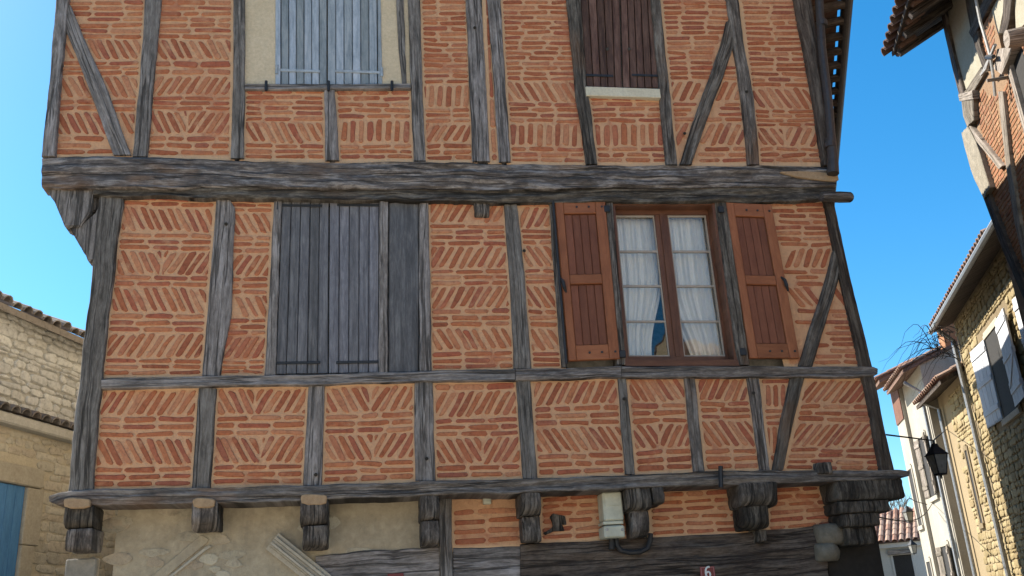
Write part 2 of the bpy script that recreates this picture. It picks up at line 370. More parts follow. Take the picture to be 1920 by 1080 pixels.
# ------------------------------------------------------------------ generic timber
TIMBERS_PX = []
def resample(pts, N):
    pts = np.array(pts, float); d = np.r_[0, np.cumsum(np.linalg.norm(np.diff(pts, axis=0), axis=1))]
    t = np.linspace(0, d[-1], N); return np.stack([np.interp(t, d, pts[:, 0]), np.interp(t, d, pts[:, 1])], 1)
def timber(wall, name, A, B, matl, parent, proud=.035, back=.10, wob=.007, rel=.006, step=.05, track=True, nosub=False):
    """a squared timber between two outlines A and B given as photo points on the wall"""
    if track: TIMBERS_PX.append([tuple(p) for p in A] + [tuple(p) for p in B][::-1])
    a0 = [wall.uv(*p, proud) for p in A]; b0 = [wall.uv(*p, proud) for p in B]
    L = sum(np.linalg.norm(np.array(a0[i + 1]) - a0[i]) for i in range(len(a0) - 1)); N = max(3, int(L / step) + 1)
    a, b = resample(a0, N), resample(b0, N); seed = random.uniform(0, 60)
    T = [0, 0, .03, .1, .24, .38, .5, .62, .76, .9, .97, 1, 1]; Dp = [-back, proud - .016, proud - .004, proud, proud, proud, proud, proud, proud, proud, proud - .004, proud - .016, -back]
    v = []; g = []; al = 0; K = len(T)
    for i in range(N):
        if i: al += np.linalg.norm((a[i] + b[i] - a[i - 1] - b[i - 1]) / 2)
        w_ = np.linalg.norm(b[i] - a[i]); e = (b[i] - a[i]) / max(w_, 1e-6)
        na = noise.noise(Vector((al * 3.1, seed, 0))) * wob + noise.noise(Vector((al * 11, seed, 5))) * wob * .45
        nb = noise.noise(Vector((al * 3.1, seed, 9))) * wob + noise.noise(Vector((al * 11, seed, 14))) * wob * .45
        for k in range(K):
            p = a[i] + (b[i] - a[i]) * T[k] + e * (na * (1 - T[k]) + nb * T[k]); d = Dp[k]
            if 1 < k < K - 2: d += noise.noise(Vector((al * 1.6, T[k] * w_ * 22, seed))) * rel * 1.6 + noise.noise(Vector((al * 5, T[k] * w_ * 50, seed + 3))) * rel * .6
            v.append(wall.p(p[0], p[1], d)); g.append((al, T[k] * w_ + (.03 if k in (0,) else 0), seed))
    f = []
    for i in range(N - 1):
        for k in range(K - 1): f.append((i * K + k, i * K + k + 1, (i + 1) * K + k + 1, (i + 1) * K + k))
    f.append(tuple(range(K))[::-1]); f.append(tuple((N - 1) * K + k for k in range(K)))
    # outward winding
    q = [Vector(v[i]) for i in f[5]]; nn = (q[1] - q[0]).cross(q[2] - q[0])
    if nn.dot(Vector(wall.n)) < 0: f = [t[::-1] for t in f]
    return MB().add(v, f, g).build(name, matl, parent)
def post(wall, name, rows, matl, parent, **k):
    """rows: (y, left x, right x)"""
    return timber(wall, name, [(r[1], r[0]) for r in rows], [(r[2], r[0]) for r in rows], matl, parent, **k)
def beam(wall, name, cols, matl, parent, **k):
    """cols: (x, top y, bottom y)"""
    return timber(wall, name, [(c[0], c[1]) for c in cols], [(c[0], c[2]) for c in cols], matl, parent, **k)

def lump(name, lo, hi, matl, parent, rnd=.3, nz=.012, seg=9, front=(0, -1, 0), shape=None):
    """a hewn timber end: box lo..hi with a worn rounded nose on its lower front edge"""
    bm = bmesh.new(); bmesh.ops.create_cube(bm, size=2.0); bmesh.ops.subdivide_edges(bm, edges=bm.edges[:], cuts=seg, use_grid_fill=True)
    lo, hi = Vector(lo), Vector(hi); c = (lo + hi) / 2; h = (hi - lo) / 2; sd = random.uniform(0, 99); v = []; g = []
    bm.verts.index_update()
    for q in bm.verts:
        p = q.co.copy(); n8 = (abs(p.x) ** 16 + abs(p.y) ** 16 + abs(p.z) ** 16) ** (1 / 16); p = p / max(n8, 1e-6) * 1.0
        if p.y < 0 and p.z < 0:                # round the nose
            rr = math.hypot(p.y, p.z); m_ = max(abs(p.y), abs(p.z)); kk = 1 - rnd * .55 * (rr - m_) / .414; p.y *= kk; p.z *= kk
        p = Vector((c.x + p.x * h.x, c.y + p.y * h.y, c.z + p.z * h.z))
        d = noise.noise(p * 7 + Vector((sd, 0, 0))) * nz * 1.2 + noise.noise(Vector((p.x * 26, p.y * 4, p.z * 26)) + Vector((sd, 0, 0))) * nz * .5
        p += (p - c).normalized() * d; v.append(p); g.append((p.z * 1.3 + p.y, p.x + .25 * p.y, sd))
    f = [tuple(k.index for k in fc.verts) for fc in bm.faces]; bm.free()
    o = MB().add(v, f, g).build(name, matl, parent, smooth=True); o.data.set_sharp_from_angle(angle=R(32)); return o

# ------------------------------------------------------------------ brick panels
class Panels:
    def __init__(s, wall, house, brick_m, mortar_m, keep): s.wall, s.house, s.bm, s.mm, s.keep = wall, house, brick_m, mortar_m, keep; s.all = []
    def panel(s, quad, rows, wall=None, blen=60, mortar=None, ex=8, pitch=17.0, proud=.010, bt=.62, lime=0.0):
        wall = wall or s.wall; tl, tr, br, bl = quad
        po = [wall.uv(*p) for p in offset_poly(quad, ex)]; pe = [wall.uv(*p) for p in quad]; pi = [wall.uv(*p) for p in offset_poly(quad, -5)]
        v = [wall.p(*p, 0) for p in po] + [wall.p(*p, .001) for p in pe] + [wall.p(*p, 0) for p in pi]; f = []
        for i in range(4):
            j = (i + 1) % 4; f += [(i, j, 4 + j, 4 + i), (4 + i, 4 + j, 8 + j, 8 + i)]
        f.append((8, 9, 10, 11))
        q = [Vector(v[i]) for i in f[-1]]
        if (q[1] - q[0]).cross(q[2] - q[0]).dot(Vector(wall.n)) < 0: f = [t[::-1] for t in f]
        mb = MB().add(v, f); mb.t = [1.0] * 8 + [0.0] * 4
        pan = mb.build('infill_panel', mortar or s.mm, s.house)
        yt, yb = (tl[1] + tr[1]) / 2, (bl[1] + br[1]) / 2; lim = offset_poly(quad, -3.0)
        def at(sx, y):
            k = (y - yt) / (yb - yt); l = (tl[0] + (bl[0] - tl[0]) * k, tl[1] + (bl[1] - tl[1]) * k); r = (tr[0] + (br[0] - tr[0]) * k, tr[1] + (br[1] - tr[1]) * k)
            t = sx / max(Wd(y), 1e-3); return (l[0] + (r[0] - l[0]) * t, l[1] + (r[1] - l[1]) * t)
        def Wd(y):
            k = (y - yt) / (yb - yt); return (tr[0] + (br[0] - tr[0]) * k) - (tl[0] + (bl[0] - tl[0]) * k)
        G = random.gauss
        def put(poly, limq=None):
            p = clip(poly, lim)
            if limq and p: p = clip(p, limq)
            if len(p) < 3 or area(p) < 26: return
            c = (sum(a[0] for a in p) / len(p), sum(a[1] for a in p) / len(p))
            s.all.append((area(p), c, p, pan, wall, proud))
        def diag(y0, y1, code, s0, s1, limq=None):
            h = y1 - y0; lean = {'/': .56, '\\': -.56, '|': .10, '!': -.06}[code] * h; bw = pitch * .56 if code in '|!' else pitch * .58
            x = s0 - abs(lean) - pitch + random.uniform(0, pitch)
            while x < s1 + abs(lean) + pitch:
                w_ = bw * random.uniform(.85, 1.12); ln = lean * random.uniform(.9, 1.1); e0, e1 = random.uniform(-1.5, 2.5), random.uniform(-1.5, 2.5)
                xb, xt = x - ln / 2, x + ln / 2
                put([at(xt, y0 + e0), at(xt + w_, y0 + e0 + random.uniform(-1, 2)), at(xb + w_, y1 - e1), at(xb, y1 - e1 - random.uniform(-1, 2))], limq); x += pitch * random.uniform(.92, 1.08)
        for row in rows:
            code, y0, y1 = row[:3]
            if code == 'h':
                nn = row[3]; hp = (y1 - y0) / nn
                for i in range(nn):
                    ya = y0 + i * hp; W = Wd(ya + hp / 2) - 6; x = 3.0; ls = [blen * random.choice([1, 1, .5, .55, .75])]
                    while sum(ls) + 6 * len(ls) < W: ls.append(blen * random.uniform(.82, 1.12) if random.random() > .08 else blen * .5)
                    last = W - sum(ls[:-1]) - 6 * (len(ls) - 1)
                    if len(ls) > 1 and last < .38 * blen: ls.pop(); k_ = (W - 6 * (len(ls) - 1)) / sum(ls); ls = [a * k_ for a in ls]
                    else: ls[-1] = last
                    for ln in ls:
                        th = hp * bt * random.uniform(.88, 1.1); yc = ya + hp / 2 + G(0, .5); tw = G(0, .6)
                        put([at(x, yc - th / 2 + tw), at(x + ln, yc - th / 2 - tw), at(x + ln, yc + th / 2 - tw), at(x, yc + th / 2 + tw)]); x += ln + 6 + random.uniform(-1, 1)
            elif code in '/\\|!': diag(y0 + 1, y1 - 1, code, 0, Wd((y0 + y1) / 2))
            elif code == 'V':
                W = Wd((y0 + y1) / 2); m_ = W * random.uniform(.42, .58); M0, M1 = at(m_, y0 - 5), at(m_, y1 + 5)
                diag(y0 + 1, y1 - 1, '\\', 0, m_, [(M0[0] - 400, M0[1]), (M0[0] - 2.5, M0[1]), (M1[0] - 2.5, M1[1]), (M1[0] - 400, M1[1])])
                diag(y0 + 1, y1 - 1, '/', m_, W, [(M0[0] + 2.5, M0[1]), (M0[0] + 400, M0[1]), (M1[0] + 400, M1[1]), (M1[0] + 2.5, M1[1])])
            elif code == 'c':                                     # a single column of bricks laid end up
                y = y0
                while y < y1:
                    ln = random.uniform(42, 58); W = Wd(y); put([at(1, y), at(W - 1, y), at(W - 1, y + ln), at(1, y + ln)]); y += ln + 4
        return pan
    def finish(s, stuff_name, hide=()):
        vis = []; rest = MB()
        for a in s.all:
            c = a[1]
            if any(inside(c, t) for t in TIMBERS_PX) or any(inside(c, t) for t in hide): continue
            vis.append(a)
        key = lambda a: a[0] if (0 < a[1][0] < 1920 and 4 < a[1][1] < 1080) else -1
        vis.sort(key=key, reverse=True)
        for i, (ar, c, p, pan, wall, proud) in enumerate(vis):
            pm = [tuple(wall.uv(*q)) for q in p]; v, f = piece_geo(wall, pm, min(.0119, proud * random.uniform(.6, 1.19)), .005, .3, .0030); t = random.random()
            if i < s.keep: MB().add(v, f, tint=t).build('brick', s.bm, pan)
            else: rest.add(v, f, tint=t)
        if rest.v: tag(rest.build(stuff_name, s.bm, s.house), kind='stuff')

# ================================================================== THE TIMBER-FRAMED HOUSE
house = thing('timber_framed_house', 'timber-framed corner house with herringbone brick infill and jettied upper storeys', 'house', (1.3, 0, 0))
FU, FM, FG = facade(-.06), facade(0.0), facade(.25)     # upper, middle and ground-floor wall planes
TOPY = -190
def up(rows):
    """continue a post straight up to the eaves above the frame"""
    (y0, l0, r0), (y1, l1, r1) = rows[0], rows[1]; k = (TOPY - y0) / (y1 - y0)
    return [(TOPY, l0 + (l1 - l0) * k, r0 + (r1 - r0) * k)] + rows
# --- body behind the frame (walls of the other sides)
EAVE = 8.9; RAZ = 24.8; ru = (math.sin(R(RAZ)), math.cos(R(RAZ)))
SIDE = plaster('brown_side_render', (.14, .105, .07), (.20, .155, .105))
def prism(name, pts, z0, z1, matl, parent):
    n = len(pts); v = [(x, y, z0) for x, y in pts] + [(x, y, z1) for x, y in pts]
    f = [tuple(range(n))[::-1], tuple(range(n, 2 * n))] + [(i, (i + 1) % n, n + (i + 1) % n, n + i) for i in range(n)]
    return MB().add(v, f).build(name, matl, parent)
DEEP = 13.75
def side_walls(x0, x1, y0, z0, z1, nm):
    b = (x1 + ru[0] * DEEP, y0 + ru[1] * DEEP); t = .18
    prism(nm, [(x0, y0), (x0 + t, y0), (x0 + t, b[1] - t), (x0, b[1])], z0, z1, CREAM, house)
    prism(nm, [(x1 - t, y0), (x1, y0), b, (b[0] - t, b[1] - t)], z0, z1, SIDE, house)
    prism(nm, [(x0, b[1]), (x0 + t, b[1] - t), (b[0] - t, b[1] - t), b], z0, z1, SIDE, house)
side_walls(-2.80, 4.93, -.02, 6.02, EAVE, 'side_wall')
side_walls(-2.24, 4.86, .06, 2.95, 6.0, 'side_wall')
side_walls(-1.93, 4.40, .30, 0, 2.94, 'side_wall')
for z, x0, x1, y0 in ((2.945, -2.2, 4.84, .02), (6.005, -2.78, 4.9, .0)):
    b = (x1 + ru[0] * DEEP, y0 + ru[1] * DEEP); prism('floor_deck', [(x0, y0), (x1, y0), b, (x0, b[1])], z - .05, z + .05, OAK_BROWN, house)
# backing wall behind the openings so that no light leaks in
prism('backing_wall', [(-2.7, .0), (1.9, .0), (1.9, .05), (-2.7, .05)], 6.06, EAVE, ROOM, house)
prism('backing_wall', [(1.9, .0), (4.9, .0), (4.9, .05), (1.9, .05)], 6.06, EAVE, ROOM, house)
prism('backing_wall', [(-2.2, .12), (2.35, .12), (2.35, .16), (-2.2, .16)], 2.99, 5.95, ROOM, house)
prism('backing_wall', [(3.66, .12), (4.8, .12), (4.8, .16), (3.66, .16)], 2.99, 5.95, ROOM, house)
prism('backing_wall', [(2.35, .12), (3.66, .12), (3.66, .16), (2.35, .16)], 2.99, 3.80, ROOM, house)
prism('backing_wall', [(2.35, .12), (3.66, .12), (3.66, .16), (2.35, .16)], 5.52, 5.95, ROOM, house)
for a in ((2.2, .17, 2.3, 3.0), (3.9, .17, 4.0, 3.0)): prism('room_wall', [(a[0], a[1]), (a[2], a[1]), (a[2], a[3]), (a[0], a[3])], 2.99, 5.95, ROOM, house)
prism('room_wall', [(2.2, 3.0), (4.0, 3.0), (4.0, 3.1), (2.2, 3.1)], 2.99, 5.95, ROOM, house)

# --- upper storey posts and braces  (y, left, right)
post(FU, 'corner_post', up([(0, 104, 127), (150, 92, 113), (292, 77, 103)]), OAK, house, proud=.06)
post(FU, 'brace', [(10, 108, 132), (60, 124, 152), (170, 168, 202), (290, 212, 244)], OAK, house, proud=.03)
post(FU, 'post', up([(0, 271, 302), (150, 261, 289), (293, 248, 276)]), OAK, house)
post(FU, 'post', up([(0, 437, 459), (150, 437, 459), (296, 432, 457)]), OAK, house)
post(FU, 'post', [(164, 608, 628), (230, 609, 632), (300, 610, 636)], OAK, house)
post(FU, 'thin_post', up([(0, 743, 757), (110, 749, 761), (156, 754, 763)]), OAK, house, proud=.02)
post(FU, 'post', up([(0, 765, 788), (150, 770, 792), (301, 776, 798)]), OAK, house)
post(FU, 'post', up([(0, 874, 903), (150, 880, 911), (302, 887, 919)]), OAK, house)
post(FU, 'post', up([(0, 914, 939), (150, 926, 948), (303, 936, 958)]), OAK, house)
post(FU, 'window_post', up([(0, 1063, 1090), (166, 1079, 1101), (195, 1083, 1108), (250, 1092, 1113), (307, 1100, 1120)]), OAK_DARK, house, proud=.045)
post(FU, 'window_post', up([(0, 1222, 1238), (167, 1237, 1256), (240, 1243, 1263), (308, 1250, 1271)]), OAK_DARK, house, proud=.045)
post(FU, 'brace', [(40, 1362, 1378), (85, 1352, 1377), (160, 1325, 1351), (230, 1299, 1324), (308, 1275, 1298)], OAK_DARK, house)
post(FU, 'post', up([(0, 1363, 1385), (75, 1374, 1394), (185, 1391, 1414), (240, 1397, 1420), (308, 1403, 1425)]), OAK_DARK, house, proud=.042)
post(FU, 'corner_post', up([(0, 1490, 1522), (75, 1505, 1534), (200, 1528, 1553), (309, 1544, 1566)]), OAK_BROWN, house, proud=.06)
# --- great beam between the storeys: weathered bressummer with a plate under it
FB = facade(-.04)
beam(FB, 'bressummer', [(78, 296, 350), (150, 292, 352), (260, 293, 353), (400, 298, 352), (560, 304, 352), (800, 303, 353), (960, 306, 356), (1100, 309, 352), (1300, 311, 351), (1450, 311, 348), (1568, 313, 350)], OAK_BEAM, house, proud=.085, back=.10, wob=.014, rel=.02, step=.03)
beam(FM, 'wall_plate', [(175, 350, 366), (300, 350, 368), (520, 351, 374), (800, 352, 376), (960, 354, 379), (1150, 350, 378), (1350, 349, 377), (1480, 347, 377), (1566, 349, 369)], OAK_BEAM, house, proud=.085, back=.08, wob=.012, rel=.016, step=.03)
v = [FB.uv(x, y, .09) for x, y in ((1457, 322), (1500, 321), (1570, 325), (1573, 341), (1530, 338), (1500, 334), (1478, 329))]
MB().add(*piece_geo(FB, [tuple(q) for q in v], .016, .006, d0=.085)).build('mortar_patch', RENDER_PATCH, house)
a = FM.px(1540, 369, .16); b_ = FM.px(1598, 370, .16)
MB().add(*tube_geo([Vector(a), Vector(a).lerp(Vector(b_), .6), Vector(b_) - Vector((.02, 0, 0)), b_], [.05, .058, .054, .035], 10)).build('beam_peg', OAK_END, house)
# --- left bracket that carries the overhang
def slab(wall, name, pts, d0, d1, matl, parent, dref=None):
    q = [wall.uv(*p, d1 if dref is None else dref) for p in pts]; n = len(q)
    v = [wall.p(*p, d1) for p in q] + [wall.p(*p, d0) for p in q]; f = [tuple(range(n)), tuple(range(n, 2 * n))[::-1]] + [(i, n + i, n + (i + 1) % n, (i + 1) % n) for i in range(n)]
    t = [Vector(v[i]) for i in f[0][:3]]
    if (t[1] - t[0]).cross(t[2] - t[0]).dot(Vector(wall.n)) < 0: f = [k[::-1] for k in f]
    bm = bmesh.new(); bv = [bm.verts.new(p) for p in v]
    for k in f: bm.faces.new([bv[i] for i in k])
    bmesh.ops.bevel(bm, geom=bm.edges[:], offset=.012, segments=2, affect='EDGES', clamp_overlap=True); bm.verts.index_update()
    v = [k.co.copy() for k in bm.verts]; f = [tuple(k.index for k in fc.verts) for fc in bm.faces]; bm.free()
    return MB().add(v, f).build(name, matl, parent)
slab(FM, 'bracket', [(82, 351), (176, 353), (168, 398), (150, 425), (121, 425), (112, 402), (104, 375)], -.14, .07, OAK, house)
slab(FM, 'bracket', [(130, 427), (152, 427), (182, 400), (190, 370), (200, 366), (184, 488), (164, 489), (158, 470), (150, 462)], -.12, .045, OAK, house)
slab(FM, 'bracket', [(176, 353), (228, 353), (224, 372), (200, 366), (186, 392), (172, 398)], -.16, .02, OAK_END, house)

# --- middle storey
post(FM, 'corner_post', [(366, 186, 232), (450, 178, 220), (540, 169, 208), (700, 149, 192), (800, 138, 182), (921, 126, 173)], OAK, house, proud=.05, wob=.012)
post(FM, 'post', [(372, 405, 430), (390, 404, 440), (516, 394, 436), (590, 388, 433), (704, 378, 412)], OAK, house)
post(FM, 'shutter_post', [(373, 513, 529), (540, 505, 522), (703, 496, 517)], OAK, house)
post(FM, 'shutter_post', [(374, 711, 728), (540, 711, 727), (698, 710, 727)], OAK, house, proud=.045)
post(FM, 'wide_board', [(375, 729, 784), (540, 729, 786), (697, 728, 785)], SHUT_GREY, house, proud=.02)
post(FM, 'post', [(375, 785, 803), (540, 786, 807), (696, 787, 809)], OAK, house)
post(FM, 'post', [(378, 945, 969), (450, 950, 978), (520, 956, 984), (600, 960, 990), (691, 964, 997)], OAK, house)
post(FM, 'window_post', [(376, 1136, 1148), (520, 1146, 1160), (683, 1157, 1174)], OAK_DARK, house, proud=.05)
post(FM, 'window_post', [(377, 1341, 1363), (520, 1360, 1383), (684, 1385, 1406)], OAK_DARK, house, proud=.05)
post(FM, 'shutter_stop_post', [(376, 1030, 1042), (520, 1040, 1052), (688, 1053, 1064)], OAK_DARK, house, proud=.03)
post(FM, 'corner_post', [(372, 1545, 1563), (450, 1562, 1580), (560, 1586, 1605), (690, 1615, 1637), (790, 1636, 1657), (884, 1652, 1678)], OAK_BROWN, house, proud=.055)
post(FM, 'brace', [(470, 1563, 1577), (523, 1550, 1574), (600, 1525, 1551), (686, 1498, 1525)], OAK_DARK, house, proud=.04)
beam(FM, 'rail', [(190, 709, 728), (380, 704, 724), (580, 702, 721), (790, 695, 716), (966, 691, 713)], OAK, house, proud=.062, wob=.01)
beam(FM, 'rail', [(967, 691, 713), (1080, 689, 710), (1165, 685, 708)], OAK_DARK, house, proud=.058, wob=.01)
beam(FM, 'rail', [(1166, 686, 708), (1400, 686, 707), (1560, 687, 708), (1640, 687, 706), (1646, 691, 702)], OAK_DARK, house, proud=.066, wob=.008)
post(FM, 'stud', [(728, 372, 406), (820, 366, 400), (915, 359, 395)], OAK, house)
post(FM, 'stud', [(724, 578, 609), (820, 573, 606), (910, 568, 604)], OAK, house)
post(FM, 'stud', [(716, 777, 812), (800, 778, 814), (901, 779, 816)], OAK, house)
post(FM, 'stud', [(712, 968, 995), (800, 974, 1001), (897, 981, 1008)], OAK, house)
post(FM, 'stud', [(707, 1159, 1175), (800, 1166, 1183), (889, 1174, 1192)], OAK, house)
post(FM, 'stud', [(706, 1283, 1304), (800, 1293, 1313), (884, 1302, 1322)], OAK_DARK, house)
post(FM, 'stud', [(706, 1401, 1423), (800, 1415, 1434), (881, 1426, 1444)], OAK_DARK, house)
post(FM, 'brace', [(707, 1484, 1510), (800, 1463, 1486), (881, 1449, 1469)], OAK_DARK, house, proud=.04)
beam(FM, 'sole_plate', [(92, 930, 940), (110, 922, 946), (135, 917, 947), (480, 912, 942), (840, 901, 928), (1000, 897, 925), (1180, 890, 916), (1290, 885, 911), (1450, 881, 906), (1600, 882, 901), (1680, 880, 898), (1706, 884, 892)], OAK_DARK, house, proud=.075, back=.25, wob=.012, rel=.012, step=.035)

# --- brick infill
PB = Panels(FU, house, BRICK, MORTAR, 300)
P = PB.panel; S = '\\'
up_h = lambda y1, n: [('h', -80, 0, 8), ('h', 0, y1, n)]
P([(120, -90), (280, -90), (250, 292), (101, 292)], up_h(74, 7) + [(S, 74, 113), ('h', 114, 142, 3), (S, 143, 184), ('h', 185, 210, 2), (S, 211, 252), ('h', 254, 291, 3)], blen=54)
P([(304, -90), (438, -90), (432, 295), (276, 293)], up_h(74, 7) + [(S, 74, 113), ('h', 114, 142, 2), ('/', 143, 179), ('h', 180, 208, 3), ('V', 208, 253), ('h', 254, 293, 3)], blen=54)
P([(460, 167), (608, 167), (610, 300), (457, 299)], [('h', 168, 228, 6), (S, 229, 268), ('h', 269, 299, 3)], blen=50)
P([(629, 167), (769, 167), (775, 300), (636, 300)], [('h', 168, 224, 5), ('|', 225, 268), ('h', 269, 299, 3)], blen=48)
P([(786, -90), (871, -90), (887, 302), (798, 302)], up_h(158, 16) + [('|', 160, 201), ('h', 202, 231, 3), ('/', 232, 268), ('h', 269, 301, 3)], blen=46)
P([(905, -90), (912, -90), (935, 303), (920, 303)], [('c', -80, 302)], ex=5)
P([(934, -90), (1056, -90), (1100, 307), (958, 305)], up_h(152, 16) + [(S, 153, 191), ('h', 191, 231, 4), ('|', 232, 275), ('h', 275, 306, 3)], blen=48)
P([(1104, 179), (1238, 179), (1250, 307), (1120, 307)], [('h', 180, 231, 5), ('|', 232, 275), ('h', 275, 306, 3)], blen=44)
P([(1231, -90), (1356, -90), (1404, 307), (1270, 307)], up_h(151, 16) + [('/', 152, 190), ('h', 191, 229, 4), ('/', 230, 273), ('h', 274, 306, 3)], blen=44)
P([(1378, -90), (1476, -90), (1545, 307), (1425, 307)], up_h(164, 17) + [(S, 165, 205), ('h', 205, 238, 4), ('V', 238, 275), ('h', 275, 306, 3)], blen=46)
PB.wall = FM
P([(232, 367), (404, 372), (378, 705), (192, 706)], [('h', 368, 388, 2), (S, 390, 435), ('h', 436, 470, 3), ('V', 471, 516), ('h', 516, 538, 2), (S, 539, 587), ('h', 587, 624, 3), ('/', 625, 671), ('h', 672, 704, 3)], blen=57, pitch=18)
P([(432, 372), (513, 372), (496, 703), (412, 703)], [('h', 373, 398, 3), (S, 399, 440), ('h', 441, 476, 3), ('/', 477, 518), ('h', 518, 553, 3), (S, 554, 596), ('h', 596, 630, 3), ('/', 631, 674), ('h', 675, 702, 3)], blen=45)
P([(804, 376), (945, 376), (964, 692), (809, 696)], [('/', 378, 419), ('h', 420, 461, 4), ('/', 462, 504), ('h', 504, 536, 3), ('/', 536, 578), ('h', 578, 614, 3), (S, 615, 657), ('h', 658, 693, 3)], blen=54)
P([(970, 379), (1031, 379), (1053, 691), (998, 691)], [('h', 380, 389, 1), ('/', 389, 428), ('h', 428, 460, 3), (S, 460, 502), ('h', 502, 534, 3), (S, 535, 578), ('h', 579, 614, 3), (S, 614, 658), ('h', 659, 690, 3)], blen=50)
P([(1400, 378), (1547, 378), (1614, 686), (1478, 686)], [('h', 379, 464, 8), ('/', 465, 504), ('h', 504, 537, 3), (S, 537, 576), ('h', 577, 685, 10)], blen=46)
P([(192, 729), (371, 729), (358, 915), (173, 918)], [('/', 732, 779), ('h', 780, 821, 3), (S, 822, 873), ('h', 874, 914, 3)], blen=57, pitch=18.5)
P([(408, 726), (577, 724), (567, 910), (397, 912)], [('V', 730, 777), ('h', 778, 817, 3), ('V', 818, 868), ('h', 869, 909, 3)], blen=57, pitch=18)
P([(610, 723), (776, 718), (778, 901), (605, 908)], [('V', 725, 773), ('h', 773, 813, 3), ('V', 813, 862), ('h', 863, 903, 3)], blen=54, pitch=18)
P([(813, 717), (967, 714), (980, 896), (817, 899)], [('h', 718, 733, 1), ('/', 733, 781), ('h', 782, 819, 3), ('V', 820, 870), ('h', 870, 896, 2)], blen=54, pitch=17)
P([(996, 712), (1158, 709), (1173, 889), (1009, 895)], [('/', 714, 759), ('h', 759, 799, 3), (S, 800, 848), ('h', 848, 890, 3)], blen=52)
P([(1176, 709), (1282, 707), (1301, 883), (1193, 888)], [(S, 709, 754), ('h', 754, 795, 3), ('V', 795, 840), ('h', 841, 883, 3)], blen=50, pitch=16)
P([(1305, 707), (1400, 708), (1425, 881), (1323, 883)], [('/', 708, 752), ('h', 752, 787, 3), (S, 788, 838), ('h', 839, 881, 3)], blen=46, pitch=16)
P([(1424, 708), (1483, 708), (1451, 880), (1445, 880)], [('h', 709, 720, 1), ('|', 720, 764), ('h', 765, 798, 3), ('|', 800, 850), ('h', 851, 879, 2)], blen=40, pitch=15)
P([(1511, 709), (1620, 709), (1651, 884), (1470, 882)], [('/', 712, 756), ('h', 757, 792, 3), ('/', 793, 838), ('h', 839, 882, 4)], blen=48, pitch=15.5)
PB.wall = FG
P([(846, 925), (978, 915), (978, 1022), (850, 1027)], [('h', 950, 1022, 4)], blen=58, bt=.52)
P([(1015, 915), (1180, 905), (1190, 1006), (1015, 1016)], [('h', 925, 1010, 6)], blen=55, bt=.52)
P([(1215, 905), (1395, 898), (1395, 1000), (1222, 1006)], [('h', 918, 1003, 6)], blen=58, bt=.5)
P([(1445, 895), (1568, 893), (1572, 986), (1440, 996)], [('h', 910, 992, 6)], blen=52, bt=.52)
hide = [[(1036, 372), (1136, 372), (1165, 678), (1060, 680)], [(1356, 376), (1448, 382), (1502, 675), (1402, 675)], [(888, 372), (918, 372), (918, 408), (888, 408)]]
PB.finish('brickwork', hide)

# --- plain cream panels beside the pale blue shutter
def flat_panel(wall, quad, matl, d=0.0, name='plaster_panel'):
    v = [wall.p(*wall.uv(*p, d), d) for p in quad]; t = [Vector(q) for q in v[:3]]; f = (0, 1, 2, 3)
    if (t[1] - t[0]).cross(t[2] - t[0]).dot(Vector(wall.n)) < 0: f = f[::-1]
    return MB().add(v, [f]).build(name, matl, house)
flat_panel(FU, [(452, -150), (522, -150), (520, 162), (452, 162)], CREAM)
flat_panel(FU, [(706, -150), (775, -150), (775, 162), (710, 162)], CREAM)

